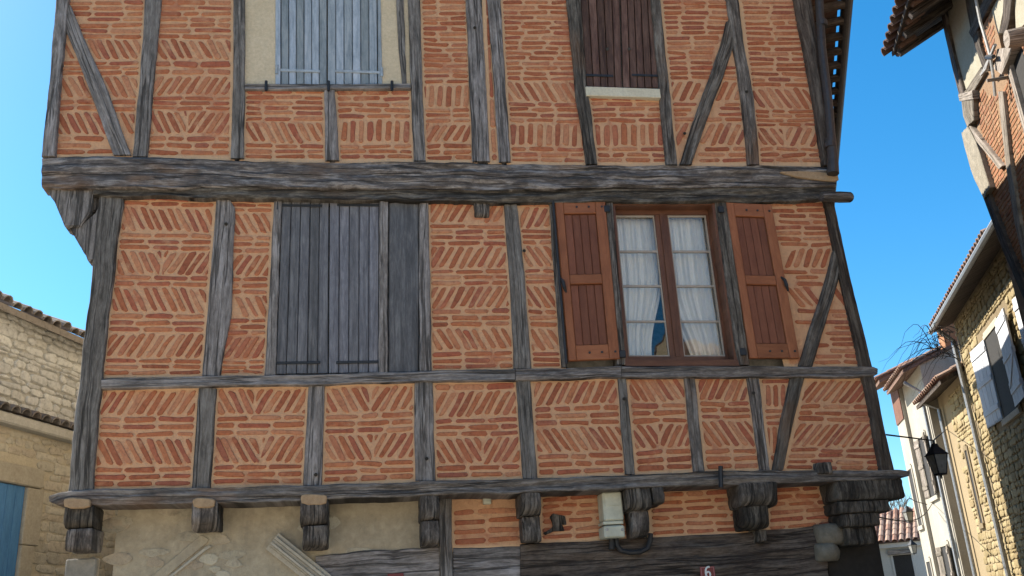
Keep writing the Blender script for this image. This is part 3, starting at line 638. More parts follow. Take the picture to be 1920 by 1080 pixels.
# --- closed shutters
def leaf(wall, quad, n, matl, d, thick, strap_y, strap_side, strap_m, strap_w, gap=1.6, name='shutter', strap_len=.85):
    """a shutter leaf of n upright planks; quad TL TR BR BL in photo points"""
    tl, tr, br, bl = [np.array(p, float) for p in quad]; mb0 = None; planks = []
    root = None
    for i in range(n):
        a, b = i / n, (i + 1) / n
        q = [tl + (tr - tl) * a, tl + (tr - tl) * b, bl + (br - bl) * b, bl + (br - bl) * a]
        q[0] = q[0] + [gap / 2, 0]; q[3] = q[3] + [gap / 2, random.uniform(-.6, .6)]; q[1] = q[1] - [gap / 2, 0]; q[2] = q[2] + [-gap / 2, random.uniform(-.6, .6)]
        u = [wall.uv(*p, d) for p in q]; dd = d + random.uniform(-.005, .005); bv = .004
        c = sum(u) / 4; ins = [np.array(p) for p in offset_poly([tuple(p) for p in u], -bv)]
        v = [wall.p(*p, dd - thick) for p in u] + [wall.p(*p, dd - bv) for p in u] + [wall.p(*p, dd) for p in ins]
        f = [(8, 9, 10, 11)] + [(4 + k, 4 + (k + 1) % 4, 8 + (k + 1) % 4, 8 + k) for k in range(4)] + [(k, (k + 1) % 4, 4 + (k + 1) % 4, 4 + k) for k in range(4)]
        t = [Vector(v[k]) for k in f[0][:3]]
        if (t[1] - t[0]).cross(t[2] - t[0]).dot(Vector(wall.n)) < 0: f = [k[::-1] for k in f]
        sd = random.uniform(0, 60); W = np.linalg.norm(u[1] - u[0])
        g = [(p[1], (0 if k in (0, 3) else W), sd) for k, p in enumerate(u)] * 2 + [(p[1], (.004 if k in (0, 3) else W - .004), sd) for k, p in enumerate(ins)]
        planks.append((v, f, g))
    # the ledge behind the planks is the leaf itself
    u = [wall.uv(*p, d) for p in (tl + [3, 3], tr + [-3, 3], br + [-3, -3], bl + [3, -3])]
    v = [wall.p(*p, d - thick - .002) for p in u] + [wall.p(*p, d - thick - .022) for p in u]
    f = [(0, 1, 2, 3), (7, 6, 5, 4)] + [(k, 4 + k, 4 + (k + 1) % 4, (k + 1) % 4) for k in range(4)]
    root = MB().add(v, f).build(name, matl, house)
    for pl in planks: MB().add(*pl).build('plank', matl, root)
    for sy in strap_y:
        k = (sy - tl[1]) / (bl[1] - tl[1]); L_ = tl + (bl - tl) * k; R_ = tr + (br - tr) * k
        a, b = (L_ + [-8, 0], L_ + (R_ - L_) * strap_len) if strap_side == 'l' else (R_ + [8, 0], R_ + (L_ - R_) * strap_len)
        a = wall.uv(*a, d); b = wall.uv(*b, d); x0, x1 = min(a[0], b[0]), max(a[0], b[0]); z = (a[1] + b[1]) / 2
        MB().add(*wall.box(x0, x1, z - strap_w / 2, z + strap_w / 2, d + .001, d + .010, .003)).build('hinge_strap', strap_m, root)
        e = x0 if strap_side == 'l' else x1
        MB().add(*tube_geo([wall.p(e, z - .05, d + .012), wall.p(e, z + .05, d + .012)], .014, 8)).build('hinge_pin', strap_m, root)
    return root
leaf(FU, [(527, -150), (613, -150), (613, 158), (527, 158)], 6, SHUT_BLUE, .005, .03, [133, -110], 'l', IRON_PAINT, .03)
leaf(FU, [(614, -150), (706, -150), (708, 158), (614, 158)], 6, SHUT_BLUE, .005, .03, [135, -110], 'r', IRON_PAINT, .03)
post(FU, 'shutter_frame', [(-150, 516, 526), (0, 516, 526), (158, 516, 526)], SHUT_BLUE, house, proud=.012, rel=.002, wob=.002, track=False)
post(FU, 'shutter_frame', [(-150, 707, 713), (0, 708, 714), (158, 709, 717)], SHUT_BLUE, house, proud=.012, rel=.002, wob=.002, track=False)
beam(FU, 'sill_board', [(459, 156, 167), (610, 157, 167), (770, 156, 166)], OAK, house, proud=.05, wob=.004, track=False)
for x in (499, 616, 735): MB().add(*tube_geo([FU.px(x, 152, .07), FU.px(x, 170, .07)], .015, 6)).build('shutter_catch', IRON, house)
leaf(FU, [(1078, -150), (1158, -150), (1167, 164), (1100, 164)], 5, SHUT_BROWN, .01, .03, [142, -110], 'l', IRON, .028, strap_len=.75)
leaf(FU, [(1159, -150), (1218, -150), (1237, 164), (1168, 164)], 5, SHUT_BROWN, .01, .03, [142, -110], 'r', IRON, .028, strap_len=.75)
for x in (1139, 1180): MB().add(*tube_geo([FU.px(x, 92, .0), FU.px(x, 92, .03)], .018, 8)).build('shutter_bolt', IRON, house)
a, b = FU.uv(1100, 178, .07), FU.uv(1238, 165, .07); MB().add(*FU.box(a[0], b[0], a[1], b[1], -.02, .06, .006)).build('stone_sill', SILL_STONE, house)
leaf(FM, [(529, 376), (617, 376), (615, 700), (517, 701)], 5, SHUT_GREY, .012, .03, [386, 681], 'l', IRON, .026, gap=1.5)
leaf(FM, [(618, 376), (711, 376), (710, 697), (616, 700)], 5, SHUT_GREY, .012, .03, [385, 681], 'r', IRON, .026, gap=1.5)

# --- the casement window
GD = -.13                                        # glass line behind the wall face
win = post(FM, 'window', [(377, 1148, 1153), (520, 1160, 1165), (680, 1172, 1178)], WIN_WOOD, house, proud=.02, back=.2, wob=.001, rel=.001, track=False)
def wbar(name, pts, d0, d1, matl, par, dref):
    u = [FM.uv(*p, dref) for p in pts]; n = len(u); v = [FM.p(*p, d1) for p in u] + [FM.p(*p, d0) for p in u]
    f = [tuple(range(n)), tuple(range(n, 2 * n))[::-1]] + [(i, n + i, n + (i + 1) % n, (i + 1) % n) for i in range(n)]
    t = [Vector(v[i]) for i in f[0][:3]]
    if (t[1] - t[0]).cross(t[2] - t[0]).dot(Vector(FM.n)) < 0: f = [k[::-1] for k in f]
    vert = abs(u[0][1] - u[2][1]) > abs(u[0][0] - u[2][0]); sd = random.uniform(0, 50)
    g = [((p[1], p[0], sd) if vert else (p[0], p[1], sd)) for p in u] * 2
    return MB().add(v, f, g).build(name, matl, par)
wbar('lining', [(1334, 378), (1341, 378), (1386, 683), (1378, 683)], -.2, .03, WIN_WOOD, win, .03)
wbar('lining', [(1148, 378), (1341, 378), (1342, 385), (1149, 385)], -.2, .02, WIN_WOOD, win, .02)
wbar('lining', [(1172, 674), (1386, 674), (1388, 686), (1173, 686)], -.2, .045, WIN_WOOD, win, .045)
# fixed frame and sashes at the glass line
fr = [(1150, 396), (1322, 396), (1361, 678), (1176, 678)]
def edge(k0, k1, s): return [tuple(np.array(fr[0]) + (np.array(fr[1]) - fr[0]) * t + ((np.array(fr[3]) - fr[0]) * (1 - t) + (np.array(fr[2]) - fr[1]) * t) * q) for t, q in ((k0, s[0]), (k1, s[0]), (k1, s[1]), (k0, s[1]))]
def uvq(t0, t1, q0, q1): return edge(t0, t1, (q0, q1))
wbar('frame_head', uvq(-.04, 1.04, -.07, .03), GD - .03, GD + .03, WIN_WOOD, win, GD)
wbar('frame_sill', uvq(-.04, 1.04, .972, 1.05), GD - .03, GD + .035, WIN_WOOD, win, GD)
wbar('frame_jamb', uvq(-.06, .012, .031, .971), GD - .03, GD + .03, WIN_WOOD, win, GD)
wbar('frame_jamb', uvq(.995, 1.16, .031, .971), GD - .03, GD + .028, WIN_WOOD, win, GD)
wbar('meeting_stile', uvq(.435, .575, .031, .971), GD - .03, GD + .025, WIN_WOOD, win, GD)
wbar('meeting_bead', uvq(.485, .53, .031, .971), GD + .0255, GD + .04, WIN_WOOD, win, GD)
SASH = plain('glazing_bar_paint', (.34, .29, .24), .5, var=.1)
cols = [(.013, .434), (.576, .994)]; rws = [.045, .27, .50, .735, .965]
for c0, c1 in cols:
    for i in range(3): wbar('glazing_bar', uvq(c0, c1, rws[i + 1] - .006, rws[i + 1] + .007), GD - .012, GD + .012, SASH, win, GD)
    wbar('glazing_bead', uvq(c0, c0 + .014, .031, .971), GD - .012, GD + .0115, SASH, win, GD); wbar('glazing_bead', uvq(c1 - .014, c1, .031, .971), GD - .012, GD + .0115, SASH, win, GD)
    wbar('glazing_bead', uvq(c0 + .0145, c1 - .0145, .031, .043), GD - .012, GD + .011, SASH, win, GD); wbar('glazing_bead', uvq(c0 + .0145, c1 - .0145, .96, .971), GD - .012, GD + .011, SASH, win, GD)
    for i in range(4):
        q = [FM.uv(*p, GD) for p in uvq(c0 + .01, c1 - .01, rws[i] - .004, rws[i + 1] + .004)]; tx = random.uniform(-.004, .004)
        v = [FM.p(*p, GD + tx * (1 if k in (0, 1) else -1)) for k, p in enumerate(q)]; MB().add(v, [(0, 3, 2, 1)]).build('pane', GLASS, win)

# --- open shutters of reddish wood
def frame_shutter(quad, d, label=None):
    tl, tr, br, bl = [np.array(p, float) for p in quad]
    def pt(t, q): return tuple((tl + (tr - tl) * t) * (1 - q) + (bl + (br - bl) * t) * q)
    def bar(name, t0, t1, q0, q1, d0, d1, m, par, bv=.006, vert=True):
        u = [FM.uv(*pt(*k), d) for k in ((t0, q0), (t1, q0), (t1, q1), (t0, q1))]; ins = [np.array(p) for p in offset_poly([tuple(p) for p in u], -bv)]
        v = [FM.p(*p, d0) for p in u] + [FM.p(*p, d1 - bv) for p in u] + [FM.p(*p, d1) for p in ins]
        f = [(8, 9, 10, 11)] + [(4 + k, 4 + (k + 1) % 4, 8 + (k + 1) % 4, 8 + k) for k in range(4)] + [(k, (k + 1) % 4, 4 + (k + 1) % 4, 4 + k) for k in range(4)]
        t_ = [Vector(v[k]) for k in f[0][:3]]
        if (t_[1] - t_[0]).cross(t_[2] - t_[0]).dot(Vector(FM.n)) < 0: f = [k[::-1] for k in f]
        sd = random.uniform(0, 60); g = [((p[1], p[0], sd) if vert else (p[0], p[1], sd)) for p in u] * 2 + [((p[1], p[0], sd) if vert else (p[0], p[1], sd)) for p in ins]
        return MB().add(v, f, g).build(name, m, par)
    root = bar('shutter', 0, 1, .003, .997, d - .034, d - .030, SHUT_PLANK, house, .001)
    if label: root['label'] = label
    for t0, t1 in ((0, .16), (.80, 1)): bar('stile', t0, t1, 0, 1, d - .029, d + .012, SHUT_FRAME, root)
    for q0, q1 in ((0, .085), (.465, .525), (.905, 1)): bar('rail', .162, .798, q0, q1, d - .029, d + .011, SHUT_FRAME, root, vert=False)
    for q0, q1 in ((.087, .463), (.527, .903)):
        for i in range(4): bar('plank', .164 + .1585 * i + .003, .164 + .1585 * (i + 1) - .003, q0, q1, d - .029, d - .010, SHUT_PLANK, root, .005)
    for q in (.045, .955):
        for t in (.42, .66, .92):
            MB().add(*tube_geo([FM.p(*FM.uv(*pt(t, q), d), d + .008), FM.p(*FM.uv(*pt(t, q), d), d + .018)], .011, 8)).build('bolt_head', IRON, root)
    return root, pt
DS = .055
r1, pt1 = frame_shutter([(1040, 376), (1134, 375), (1162, 673), (1066, 677)], DS)
r2, pt2 = frame_shutter([(1361, 380), (1446, 384), (1499, 672), (1406, 672)], DS, 'more orange-tinted shutter leaf')
for (x, y, par) in ((1055, 533, r1), (1471, 531, r2)):
    u = FM.uv(x, y, .075); MB().add(*tube_geo([FM.p(u[0] - .02, u[1] + .07, .06), FM.p(u[0], u[1] + .03, .09), FM.p(u[0] + .01, u[1] - .03, .09), FM.p(u[0] + .03, u[1] - .08, .065)], [.01, .018, .018, .008], 6)).build('shutter_stay', IRON, par)
for (x, y, par) in ((1138, 392, r1), (1167, 664, r1), (1352, 393, r2), (1393, 660, r2)):
    u = FM.uv(x, y, .06); MB().add(*FM.box(u[0] - .03, u[0] + .03, u[1] - .035, u[1] + .035, .05, .075, .006)).build('hinge', IRON, par)
u0, u1 = FM.uv(1037, 378, .07), FM.uv(1062, 682, .07); MB().add(*tube_geo([FM.p(*u0, .07), FM.p(*u1, .07)], .012, 8)).build('shutter_bar', IRON, r1)

for (x, y) in ((1170, 748), (1413, 737), (1400, 172), (890, 52), (1284, 250), (983, 470), (800, 860), (592, 890), (1605, 612), (424, 420)):
    MB().add(*tube_geo([FM.px(x, y, .02), FM.px(x, y, .048 if y > 340 else .112)], .016, 8)).build('peg', VOID, house)  # near-black discs painted for the dark inside peg holes
# --- joist ends, corner corbels
def joist(x0, y0, x1, y1, front, rnd=.35, m=None, name='joist_end', backd=-.30, nz=.014):
    ym, xm = (y0 + y1) / 2, (x0 + x1) / 2; a = (FM.uv(x0, ym, front)[0], FM.uv(xm, y1, front)[1]); b = (FM.uv(x1, ym, front)[0], FM.uv(xm, y0, front)[1])
    return lump(name, (a[0], -front, a[1]), (b[0], -backd, b[1]), m or OAK_END, house, rnd, nz)
joist(117, 948, 174, 990, .07); joist(121, 991, 173, 1033, .04, .2)
joist(358, 938, 408, 991, .09, .5)
joist(562, 934, 615, 984, .10, .3); joist(567, 985, 614, 1027, .07, .35)
joist(788, 926, 824, 975, .06, .25); joist(790, 976, 823, 1022, .03, .25)
joist(977, 921, 1016, 965, .07, .5); joist(980, 966, 1014, 1016, -.05, .2)
joist(1174, 913, 1222, 957, .06, .3); joist(1186, 957, 1219, 1006, -.02, .5); joist(1225, 912, 1246, 944, .08, .2, name='block')
joist(1390, 903, 1461, 948, .10, .45); joist(1396, 948, 1444, 990, .02, .4); joist(1421, 993, 1440, 1016, -.1, .1, name='peg')
joist(1568, 897, 1699, 937, .06, .12, nz=.012); joist(1572, 938, 1671, 961, .03, .12, nz=.012); joist(1578, 962, 1652, 987, .0, .15, nz=.012); joist(1588, 988, 1640, 1022, -.05, .15, nz=.012)
joist(890, 373, 917, 405, .05, .4, name='beam_end', backd=-.05)
joist(1534, 866, 1561, 888, .10, .2, name='peg', backd=-.02)
for q, dd in (((118, 934, 170, 953), .10), ((360, 934, 404, 952), .105), ((563, 927, 614, 947), .11)):
    u = [FM.uv(x, y, dd) for x, y in ((q[0], q[1] + 2), (q[0] + 12, q[1] - 2), (q[2] - 8, q[1]), (q[2], q[1] + 3), (q[2] - 3, q[3]), (q[0] + 3, q[3]))]
    MB().add(*piece_geo(FM, [tuple(k) for k in u], .02, .008, d0=dd - .02, sink=.05)).build('mortar_patch', RENDER_PATCH, house)
MB().add(*tube_geo([FM.px(1351, 874, .125), FM.px(1352, 914, .125)], .02, 6)).build('iron_pin', IRON, house)

# --- ground floor wall
GL = FG
u0, u1 = GL.uv(130, 1080), GL.uv(1552, 1000)
XL, XR = -2.02, GL.uv(1556, 1000)[0]
prism('ground_wall', [(XL, .26), (GL.uv(846, 1000)[0], .26), (GL.uv(846, 1000)[0], .62), (XL, .62)], 0, 2.93, GROUND_WALL, house)
prism('ground_wall', [(GL.uv(846, 1000)[0] + .001, .275), (XR, .275), (XR, .62), (GL.uv(846, 1000)[0] + .001, .62)], 0, 2.93, GROUND_WALL, house)
random.seed(5)
for i in range(46):                               # worn faces of stones that show through the render
    x = random.uniform(185, 780); y = random.uniform(955, 1150); wv, hv = random.uniform(12, 34), random.uniform(7, 15)
    if 500 < x < 640 and y > 1000: continue
    th = [2 * math.pi * k / 7 + random.uniform(-.3, .3) for k in range(7)]
    q = [tuple(GL.uv(x + wv * math.cos(t) * random.uniform(.75, 1.1), y + hv * math.sin(t) * random.uniform(.75, 1.1))) for t in th]
    MB().add(*piece_geo(GL, q, .004, .006, .3, .004, d0=-.006), tint=random.random()).build('stone', STONE_DULL, house)
# two timbers let into the masonry, then the great dark lintel
beam(GL, 'lintel', [(592, 1040, 1100), (700, 1032, 1100), (760, 1030, 1100), (824, 1026, 1100)], OAK, house, proud=.02, wob=.02, track=False)
post(GL, 'door_post', [(928, 824, 847), (1000, 824, 848), (1100, 826, 850), (1180, 827, 851)], OAK, house, proud=.05, track=False)
beam(GL, 'lintel', [(850, 1028, 1100), (975, 1024, 1100)], OAK, house, proud=.015, wob=.008, track=False)
beam(GL, 'great_lintel', [(976, 1020, 1110), (1100, 1014, 1108), (1250, 1006, 1106), (1390, 999, 1104), (1552, 984, 1100)], OAK_BROWN, house, proud=.04, wob=.01, rel=.02, track=False)
# corner stones under the dark corbels
for (x, y, rx, ry) in ((1561, 1001, 27, 21), (1556, 1034, 23, 22)):
    u = GL.uv(x, y, .12); s_ = FG.uv(x + rx, y, .12)[0] - u[0]; bm = bmesh.new(); bmesh.ops.create_icosphere(bm, subdivisions=3, radius=1)
    v = []; 
    bm.verts.index_update()
    for q in bm.verts:
        p = q.co * (1 + .1 * noise.noise(q.co * 2 + Vector((x, 0, 0)))); p = Vector((max(-.8, min(.8, p.x)), p.y, max(-.72, min(.72, p.z)))); v.append((u[0] + p.x * s_ * 1.2, .24 + p.y * .16, u[1] + p.z * s_ * .95))
    f = [tuple(k.index for k in fc.verts) for fc in bm.faces]; bm.free(); MB().add(v, f, tint=.3).build('corbel_stone', plaster('grey_corbel_stone', (.13, .115, .09), (.21, .185, .145), 8) if y < 1010 else bpy.data.materials['grey_corbel_stone'], house, smooth=True)
a, b = GL.uv(1546, 1090, -.1), GL.uv(1640, 1020, -.1); lump('corner_shade_block', (a[0], .24, -.02), (b[0], 1.0, 2.42), VOID, house, .1, .02)  # fills the corner recess; its deep shade is put into the near-black colour
# carved pediment over the door: raised moulding and its worn left limb
ped = None
A0, A1 = np.array([512., 1012.]), np.array([612., 1092.]); nv = np.array([A1[1] - A0[1], -(A1[0] - A0[0])]); nv = -nv / np.linalg.norm(nv)
for k, (o0, o1, dp) in enumerate(((-16, -9, .05), (-8.4, -3, .075), (-2.4, 4, .055), (4.6, 9, .085), (9.6, 13, .04), (13.6, 22, .02))):
    q = [A0 + nv * o0, A1 + nv * o0, A1 + nv * o1, A0 + nv * o1]; u = [GL.uv(*p, dp) for p in q]
    v = [GL.p(*p, -.02) for p in u] + [GL.p(*p, dp) for p in u]; f = [(4, 5, 6, 7)] + [(i, (i + 1) % 4, 4 + (i + 1) % 4, 4 + i) for i in range(4)]
    t = [Vector(v[i]) for i in f[0][:3]]
    if (t[1] - t[0]).cross(t[2] - t[0]).dot(Vector(GL.n)) < 0: f = [z[::-1] for z in f]
    o = MB().add(v, f).build('pediment' if ped is None else 'moulding', STONE_CUT, house if ped is None else ped); ped = ped or o
for k, (o0, o1, dp) in enumerate(((-9, 8, .008), (9, 15, .012))):
    B0, B1 = np.array([386., 1008.]), np.array([285., 1092.]); n2 = np.array([B1[1] - B0[1], -(B1[0] - B0[0])]); n2 = n2 / np.linalg.norm(n2)
    q = [B0 + n2 * o0 + [0, k * 8], B1 + n2 * o0, B1 + n2 * o1, B0 + n2 * o1 + [0, k * 8]]; u = [GL.uv(*p, dp) for p in q]
    MB().add(*piece_geo(GL, [tuple(z) for z in u], dp, .004, .1, .006)).build('moulding', GROUND_WALL if k == 0 else STONE_CUT, ped)
for z, yy in ((1044, 1090), (1092, 1140)):
    a, b = GL.uv(119, yy, .06), GL.uv(182, z, .06); MB().add(*GL.box(a[0], b[0], a[1], b[1] - .006, -.05, .06, .012)).build('quoin', QUOIN, house)

# --- right-hand downpipe, eaves, gutter and roof
pp = [(1530, -150), (1536, 0), (1541, 90), (1553, 190), (1559, 262)]
MB().add(*tube_geo([FU.px(x, y, .13) for x, y in pp], .045, 10)).build('downpipe', DOWNPIPE, house)
MB().add(*tube_geo([FU.px(1558, 258, .13), FU.px(1561, 292, .13), FU.px(1562, 326, .13)], [.05, .055, .06], 10)).build('downpipe', DOWNPIPE, house)
for x, y in ((1541, 45), (1557, 272)): MB().add(*tube_geo([FU.px(x - .5, y - 5, .13), FU.px(x + .5, y + 5, .13)], .06, 10)).build('pipe_collar', DOWNPIPE, house)
OV = .70
def eave_line(off, z): # along the right-hand wall, off metres outside it
    n = (ru[1], -ru[0]); return lambda s: Vector((4.93 + n[0] * off + ru[0] * s, -.10 + n[1] * off + ru[1] * s, z))
e_out, e_in = eave_line(OV - .08, EAVE - .10), eave_line(.0, EAVE + .22)
roof_v = []; fx0, fy0 = -3.5, -.85
c_fr = eave_line(OV - .185, EAVE - .05)(-.55); c_br = eave_line(OV - .185, EAVE - .05)(DEEP + .1)
rp = [(fx0, c_fr.y, EAVE - .05), tuple(c_fr), tuple(c_br), (fx0, c_br.y, EAVE - .05)]
ridge = [(1.2, 3.6, 10.9), (3.6, 9.5, 10.9)]
v = rp + ridge + [(p[0], p[1], p[2] - .05) for p in rp]
f = [(0, 1, 4), (1, 2, 5, 4), (2, 3, 5), (3, 0, 4, 5), (7, 6, 9, 8), (0, 6, 7, 1), (1, 7, 8, 2), (2, 8, 9, 3), (3, 9, 6, 0)]
roof = MB().add(v, f).build('roof', TILE_DARK, house)
for i in range(38):                               # rafter tails under the side eaves
    s = -.45 + i * .36; a, b = eave_line(-.05, EAVE - .03)(s), eave_line(OV - .12, EAVE - .03)(s); ax = b - a; ay = Vector((ru[0], ru[1], 0)) * .09; MB().add(*box_geo(a - Vector((0, 0, .19)), ax, ay, (0, 0, .088), .006, 0)).build('rafter_tail', OAK_BROWN, roof)
gm = MB(); n = 8; pts = [e_out(s) for s in np.linspace(-.6, DEEP + .4, 12)]; nx = Vector((ru[1], -ru[0], 0)); vv = []; ff = []
for rr in (.075, .069):
    for p in pts:
        for k in range(n + 1):
            t = math.pi * k / n; vv.append(p + nx * (rr * math.cos(t)) - Vector((0, 0, rr * math.sin(t) + .02)))
m_ = len(pts) * (n + 1)
for i in range(len(pts) - 1):
    for k in range(n):
        q = i * (n + 1) + k; ff += [(q, q + 1, q + n + 2, q + n + 1), (m_ + q, m_ + q + n + 1, m_ + q + n + 2, m_ + q + 1)]
    for k in (0, n): q = i * (n + 1) + k; ff.append((q, q + n + 1, m_ + q + n + 1, m_ + q))
gm.add(vv, ff).build('gutter', DOWNPIPE, house)

# --- small things fixed to the front
curt_lab = ('white gathered curtain behind the four panes nearest the brick wall left of the mullion', 'white gathered curtain behind the four panes beside the orange shutter')
def curtain(t0, t1, label, sweep):
    N, H = 60, 26; v = []; f = []; d = GD - .10; q0 = [FM.uv(*p, GD) for p in uvq(t0, t1, .03, .98)]; zt, zb = q0[0][1] + .03, q0[2][1] - .1; xa, xb = q0[0][0], q0[1][0]
    for j in range(H + 1):
        k = j / H; sh = (q0[3][0] - q0[0][0]) * k
        for i in range(N + 1):
            t = i / N; x = xa + (xb - xa) * t
            cut = sweep(k); x = xa + (xb - xa) * (cut[0] + (cut[1] - cut[0]) * t) + sh
            y = .022 * math.sin(t * 34 + math.sin(k * 2) * .8) * (.6 + .6 * k) + .012 * math.sin(t * 81 + k * 3) + .02 * noise.noise(Vector((t * 6, k * 3, t0)))
            v.append((x, -d + y, zt + (zb - zt) * k))
    for j in range(H):
        for i in range(N): a = j * (N + 1) + i; f.append((a, a + N + 1, a + N + 2, a + 1))
    return tag(MB().add(v, f).build('curtain', CURTAIN, None, smooth=True), label, 'curtain', 'curtains in the casement window')
sm = lambda k, a, b: 0 if k < a else (1 if k > b else (3 - 2 * (k - a) / (b - a)) * ((k - a) / (b - a)) ** 2)
curtain(-.02, .50, curt_lab[0], lambda k: (0, 1 - .40 * sm(k, .35, .9)))
curtain(.50, 1.05, curt_lab[1], lambda k: (.0 + .40 * sm(k, .45, 1.0), 1))

mb_ = thing('meter_box', 'cream plastic electrical service box with two screws under the sole plate', 'electrical box', FG.p(*FG.uv(1150, 1008), .02))
def wb(parent, x0, y0, x1, y1, d0, d1, name, m, bev=.006, W_=FG):
    ym, xm = (y0 + y1) / 2, (x0 + x1) / 2; ua, ub, va, vb = W_.uv(x0, ym, d1)[0], W_.uv(x1, ym, d1)[0], W_.uv(xm, y1, d1)[1], W_.uv(xm, y0, d1)[1]
    return MB().add(*W_.box(ua, ub, va, vb, d0, d1, bev)).build(name, m, parent)
bx = wb(mb_, 1131, 922, 1168, 976, .0, 0.2, 'cover', PVC, .012); wb(mb_, 1131, 977, 1169, 983, .0, 0.19, 'joint_strip', PVC, .004); wb(mb_, 1133, 985, 1172, 1008, .0, 0.21, 'terminal_cover', PVC, .012)
wb(mb_, 1134, 924, 1165, 948, .2005, .206, 'raised_panel', PVC, .003)
for x in (1138, 1167): MB().add(*tube_geo([FG.px(x, 993, .205), FG.px(x, 993, .22)], .014, 10)).build('screw', ZINC, mb_)
cb = thing('supply_cable', 'dark conduit looping from the cream electrical box up behind the joist end', 'cable', FG.p(*FG.uv(1155, 1008), .02))
pts = [(1156, 1008), (1157, 1022), (1164, 1032), (1180, 1036), (1200, 1035), (1214, 1028), (1219, 1014), (1220, 1000)]
MB().add(*tube_geo([FG.px(x, y, .09) for x, y in pts], .022, 8)).build('conduit', CABLE, cb)
MB().add(*tube_geo([FG.px(1147, 1008, .08), FG.px(1147, 1030, .08)], .026, 8)).build('conduit', CABLE, cb)
jb = wb(None, 906, 929, 921, 945, -.01, .05, 'junction_box', PVC, .006); tag(jb, 'tiny cream junction box on brick above the grey lintel', 'junction box')
patch_uv = [tuple(FG.uv(x, y, .0)) for x, y in ((1030, 968), (1037, 962), (1060, 968), (1062, 985), (1052, 984), (1058, 996), (1040, 996), (1022, 1004), (1018, 1000), (1036, 988))]
MB().add(*piece_geo(FG, patch_uv, .008, .004, .1, .002, d0=.012, sink=.02)).build('dark_patch', OAK_END, house)  # irregular slab in the dark joist-end colour, raised on the brick
pl = thing('house_number_plate', 'small maroon enamel house number plate reading 6 on the dark lintel', 'number plate', FG.p(*FG.uv(1326, 1080), .05))
wb(pl, 1313, 1062, 1341, 1084, .055, .062, 'plate', PLATE_RED, .002)
c_ = FG.uv(1327, 1073, .064); hh = .047
six = [(.55, .92), (.25, .98), (-.15, .85), (-.45, .45), (-.55, -.1), (-.5, -.5), (-.25, -.9), (.1, -.97), (.42, -.78), (.55, -.42), (.45, -.08), (.15, .1), (-.2, .03), (-.5, -.28)]
MB().add(*tube_geo([FG.p(c_[0] + x * hh * .8, c_[1] + y * hh, .066) for x, y in six], .0085, 6)).build('numeral', WHITE, pl)
c_ = FG.uv(1327, 1073, .062); pw, ph = (FG.uv(1341, 1073, .062)[0] - FG.uv(1313, 1073, .062)[0]) / 2, (FG.uv(1327, 1062, .062)[1] - FG.uv(1327, 1084, .062)[1]) / 2
for (a0, a1, b0, b1) in ((-.88, .88, .80, .88), (-.88, .88, -.88, -.80), (-.88, -.82, -.79, .79), (.82, .88, -.79, .79)): MB().add(*FG.box(c_[0] + a0 * pw, c_[0] + a1 * pw, c_[1] + b0 * ph, c_[1] + b1 * ph, .0622, .0632)).build('border_line', PLATE_PINK, pl)
pl2 = wb(None, 727, 1075, 757, 1094, .026, .032, 'door_plate', PLATE_RED, .002); tag(pl2, 'red enamel plate on the grey lintel at the bottom edge', 'number plate')

# ================================================================== generic masonry and roofs
def proj(p):
    c = CAM_M @ (np.array(p, float) - CAM); return (960 + F * c[0] / c[2], 540 + F * c[1] / c[2]) if c[2] > .01 else (-9999, -9999)
def rubble(wall, U0, U1, V0, V1, hs, ls, parent, matl, keep, ok=None, proud=.025, gap=.014, d0=0.0, stuff='rubble_stones', win=None):
    items = []; V = V0
    while V < V1:
        h = random.uniform(*hs); U = U0 - random.uniform(0, ls[0])
        while U < U1:
            l_ = random.uniform(*ls) * (.7 + h / hs[1] * .5); g = gap / 2; j = lambda: random.uniform(-.17, .17) * h
            q = [(U + g + j(), V + g + j()), (U + l_ - g + j(), V + g + j()), (U + l_ - g + j(), V + h - g + j()), (U + g + j(), V + h - g + j())]
            if random.random() < .4: q.insert(random.randrange(4), None)
            q = [k for k in q if k is not None]; c = (U + l_ / 2, V + h / 2)
            if U > U0 - .01 and U + l_ < U1 + .05 and (ok is None or ok(*c)):
                P_ = [proj(wall.p(*k, d0)) for k in q]; items.append((area(P_) if -20 < P_[0][0] < 1940 and -20 < P_[0][1] < 1100 else -1, q))
            U += l_
        V += h
    items.sort(key=lambda a: -a[0]); rest = MB()
    for i, (ar, q) in enumerate(items):
        v, f = piece_geo(wall, q, proud * random.uniform(.6, 1.3), .012, .3, .006, dome=.006, sink=.03, d0=d0); t = random.random()
        if i < keep and ar > 0: MB().add(v, f, tint=t).build('stone', matl, parent)
        else: rest.add(v, f, tint=t)
    if rest.v: tag(rest.build(stuff, matl, parent), kind='stuff')
def tile_geo(p, along, side, upv, L=.45, r0=.095, r1=.075, n=6):
    """a canal tile: half cone running from p along the slope"""
    p, along, side, upv = Vector(p), Vector(along).normalized(), Vector(side).normalized(), Vector(upv).normalized(); v = []
    for rr in (0, .016):
        for k, r in ((0, r0), (L, r1)):
            for i in range(n + 1):
                t = math.pi * i / n; v.append(p + along * k + side * (math.cos(t) * (r - rr)) + upv * (math.sin(t) * (r - rr)))
    m = n + 1; f = []
    for i in range(n): f += [(i, i + 1, m + i + 1, m + i), (2 * m + i, 3 * m + i, 3 * m + i + 1, 2 * m + i + 1), (i, 2 * m + i, 2 * m + i + 1, i + 1)]
    return v, f
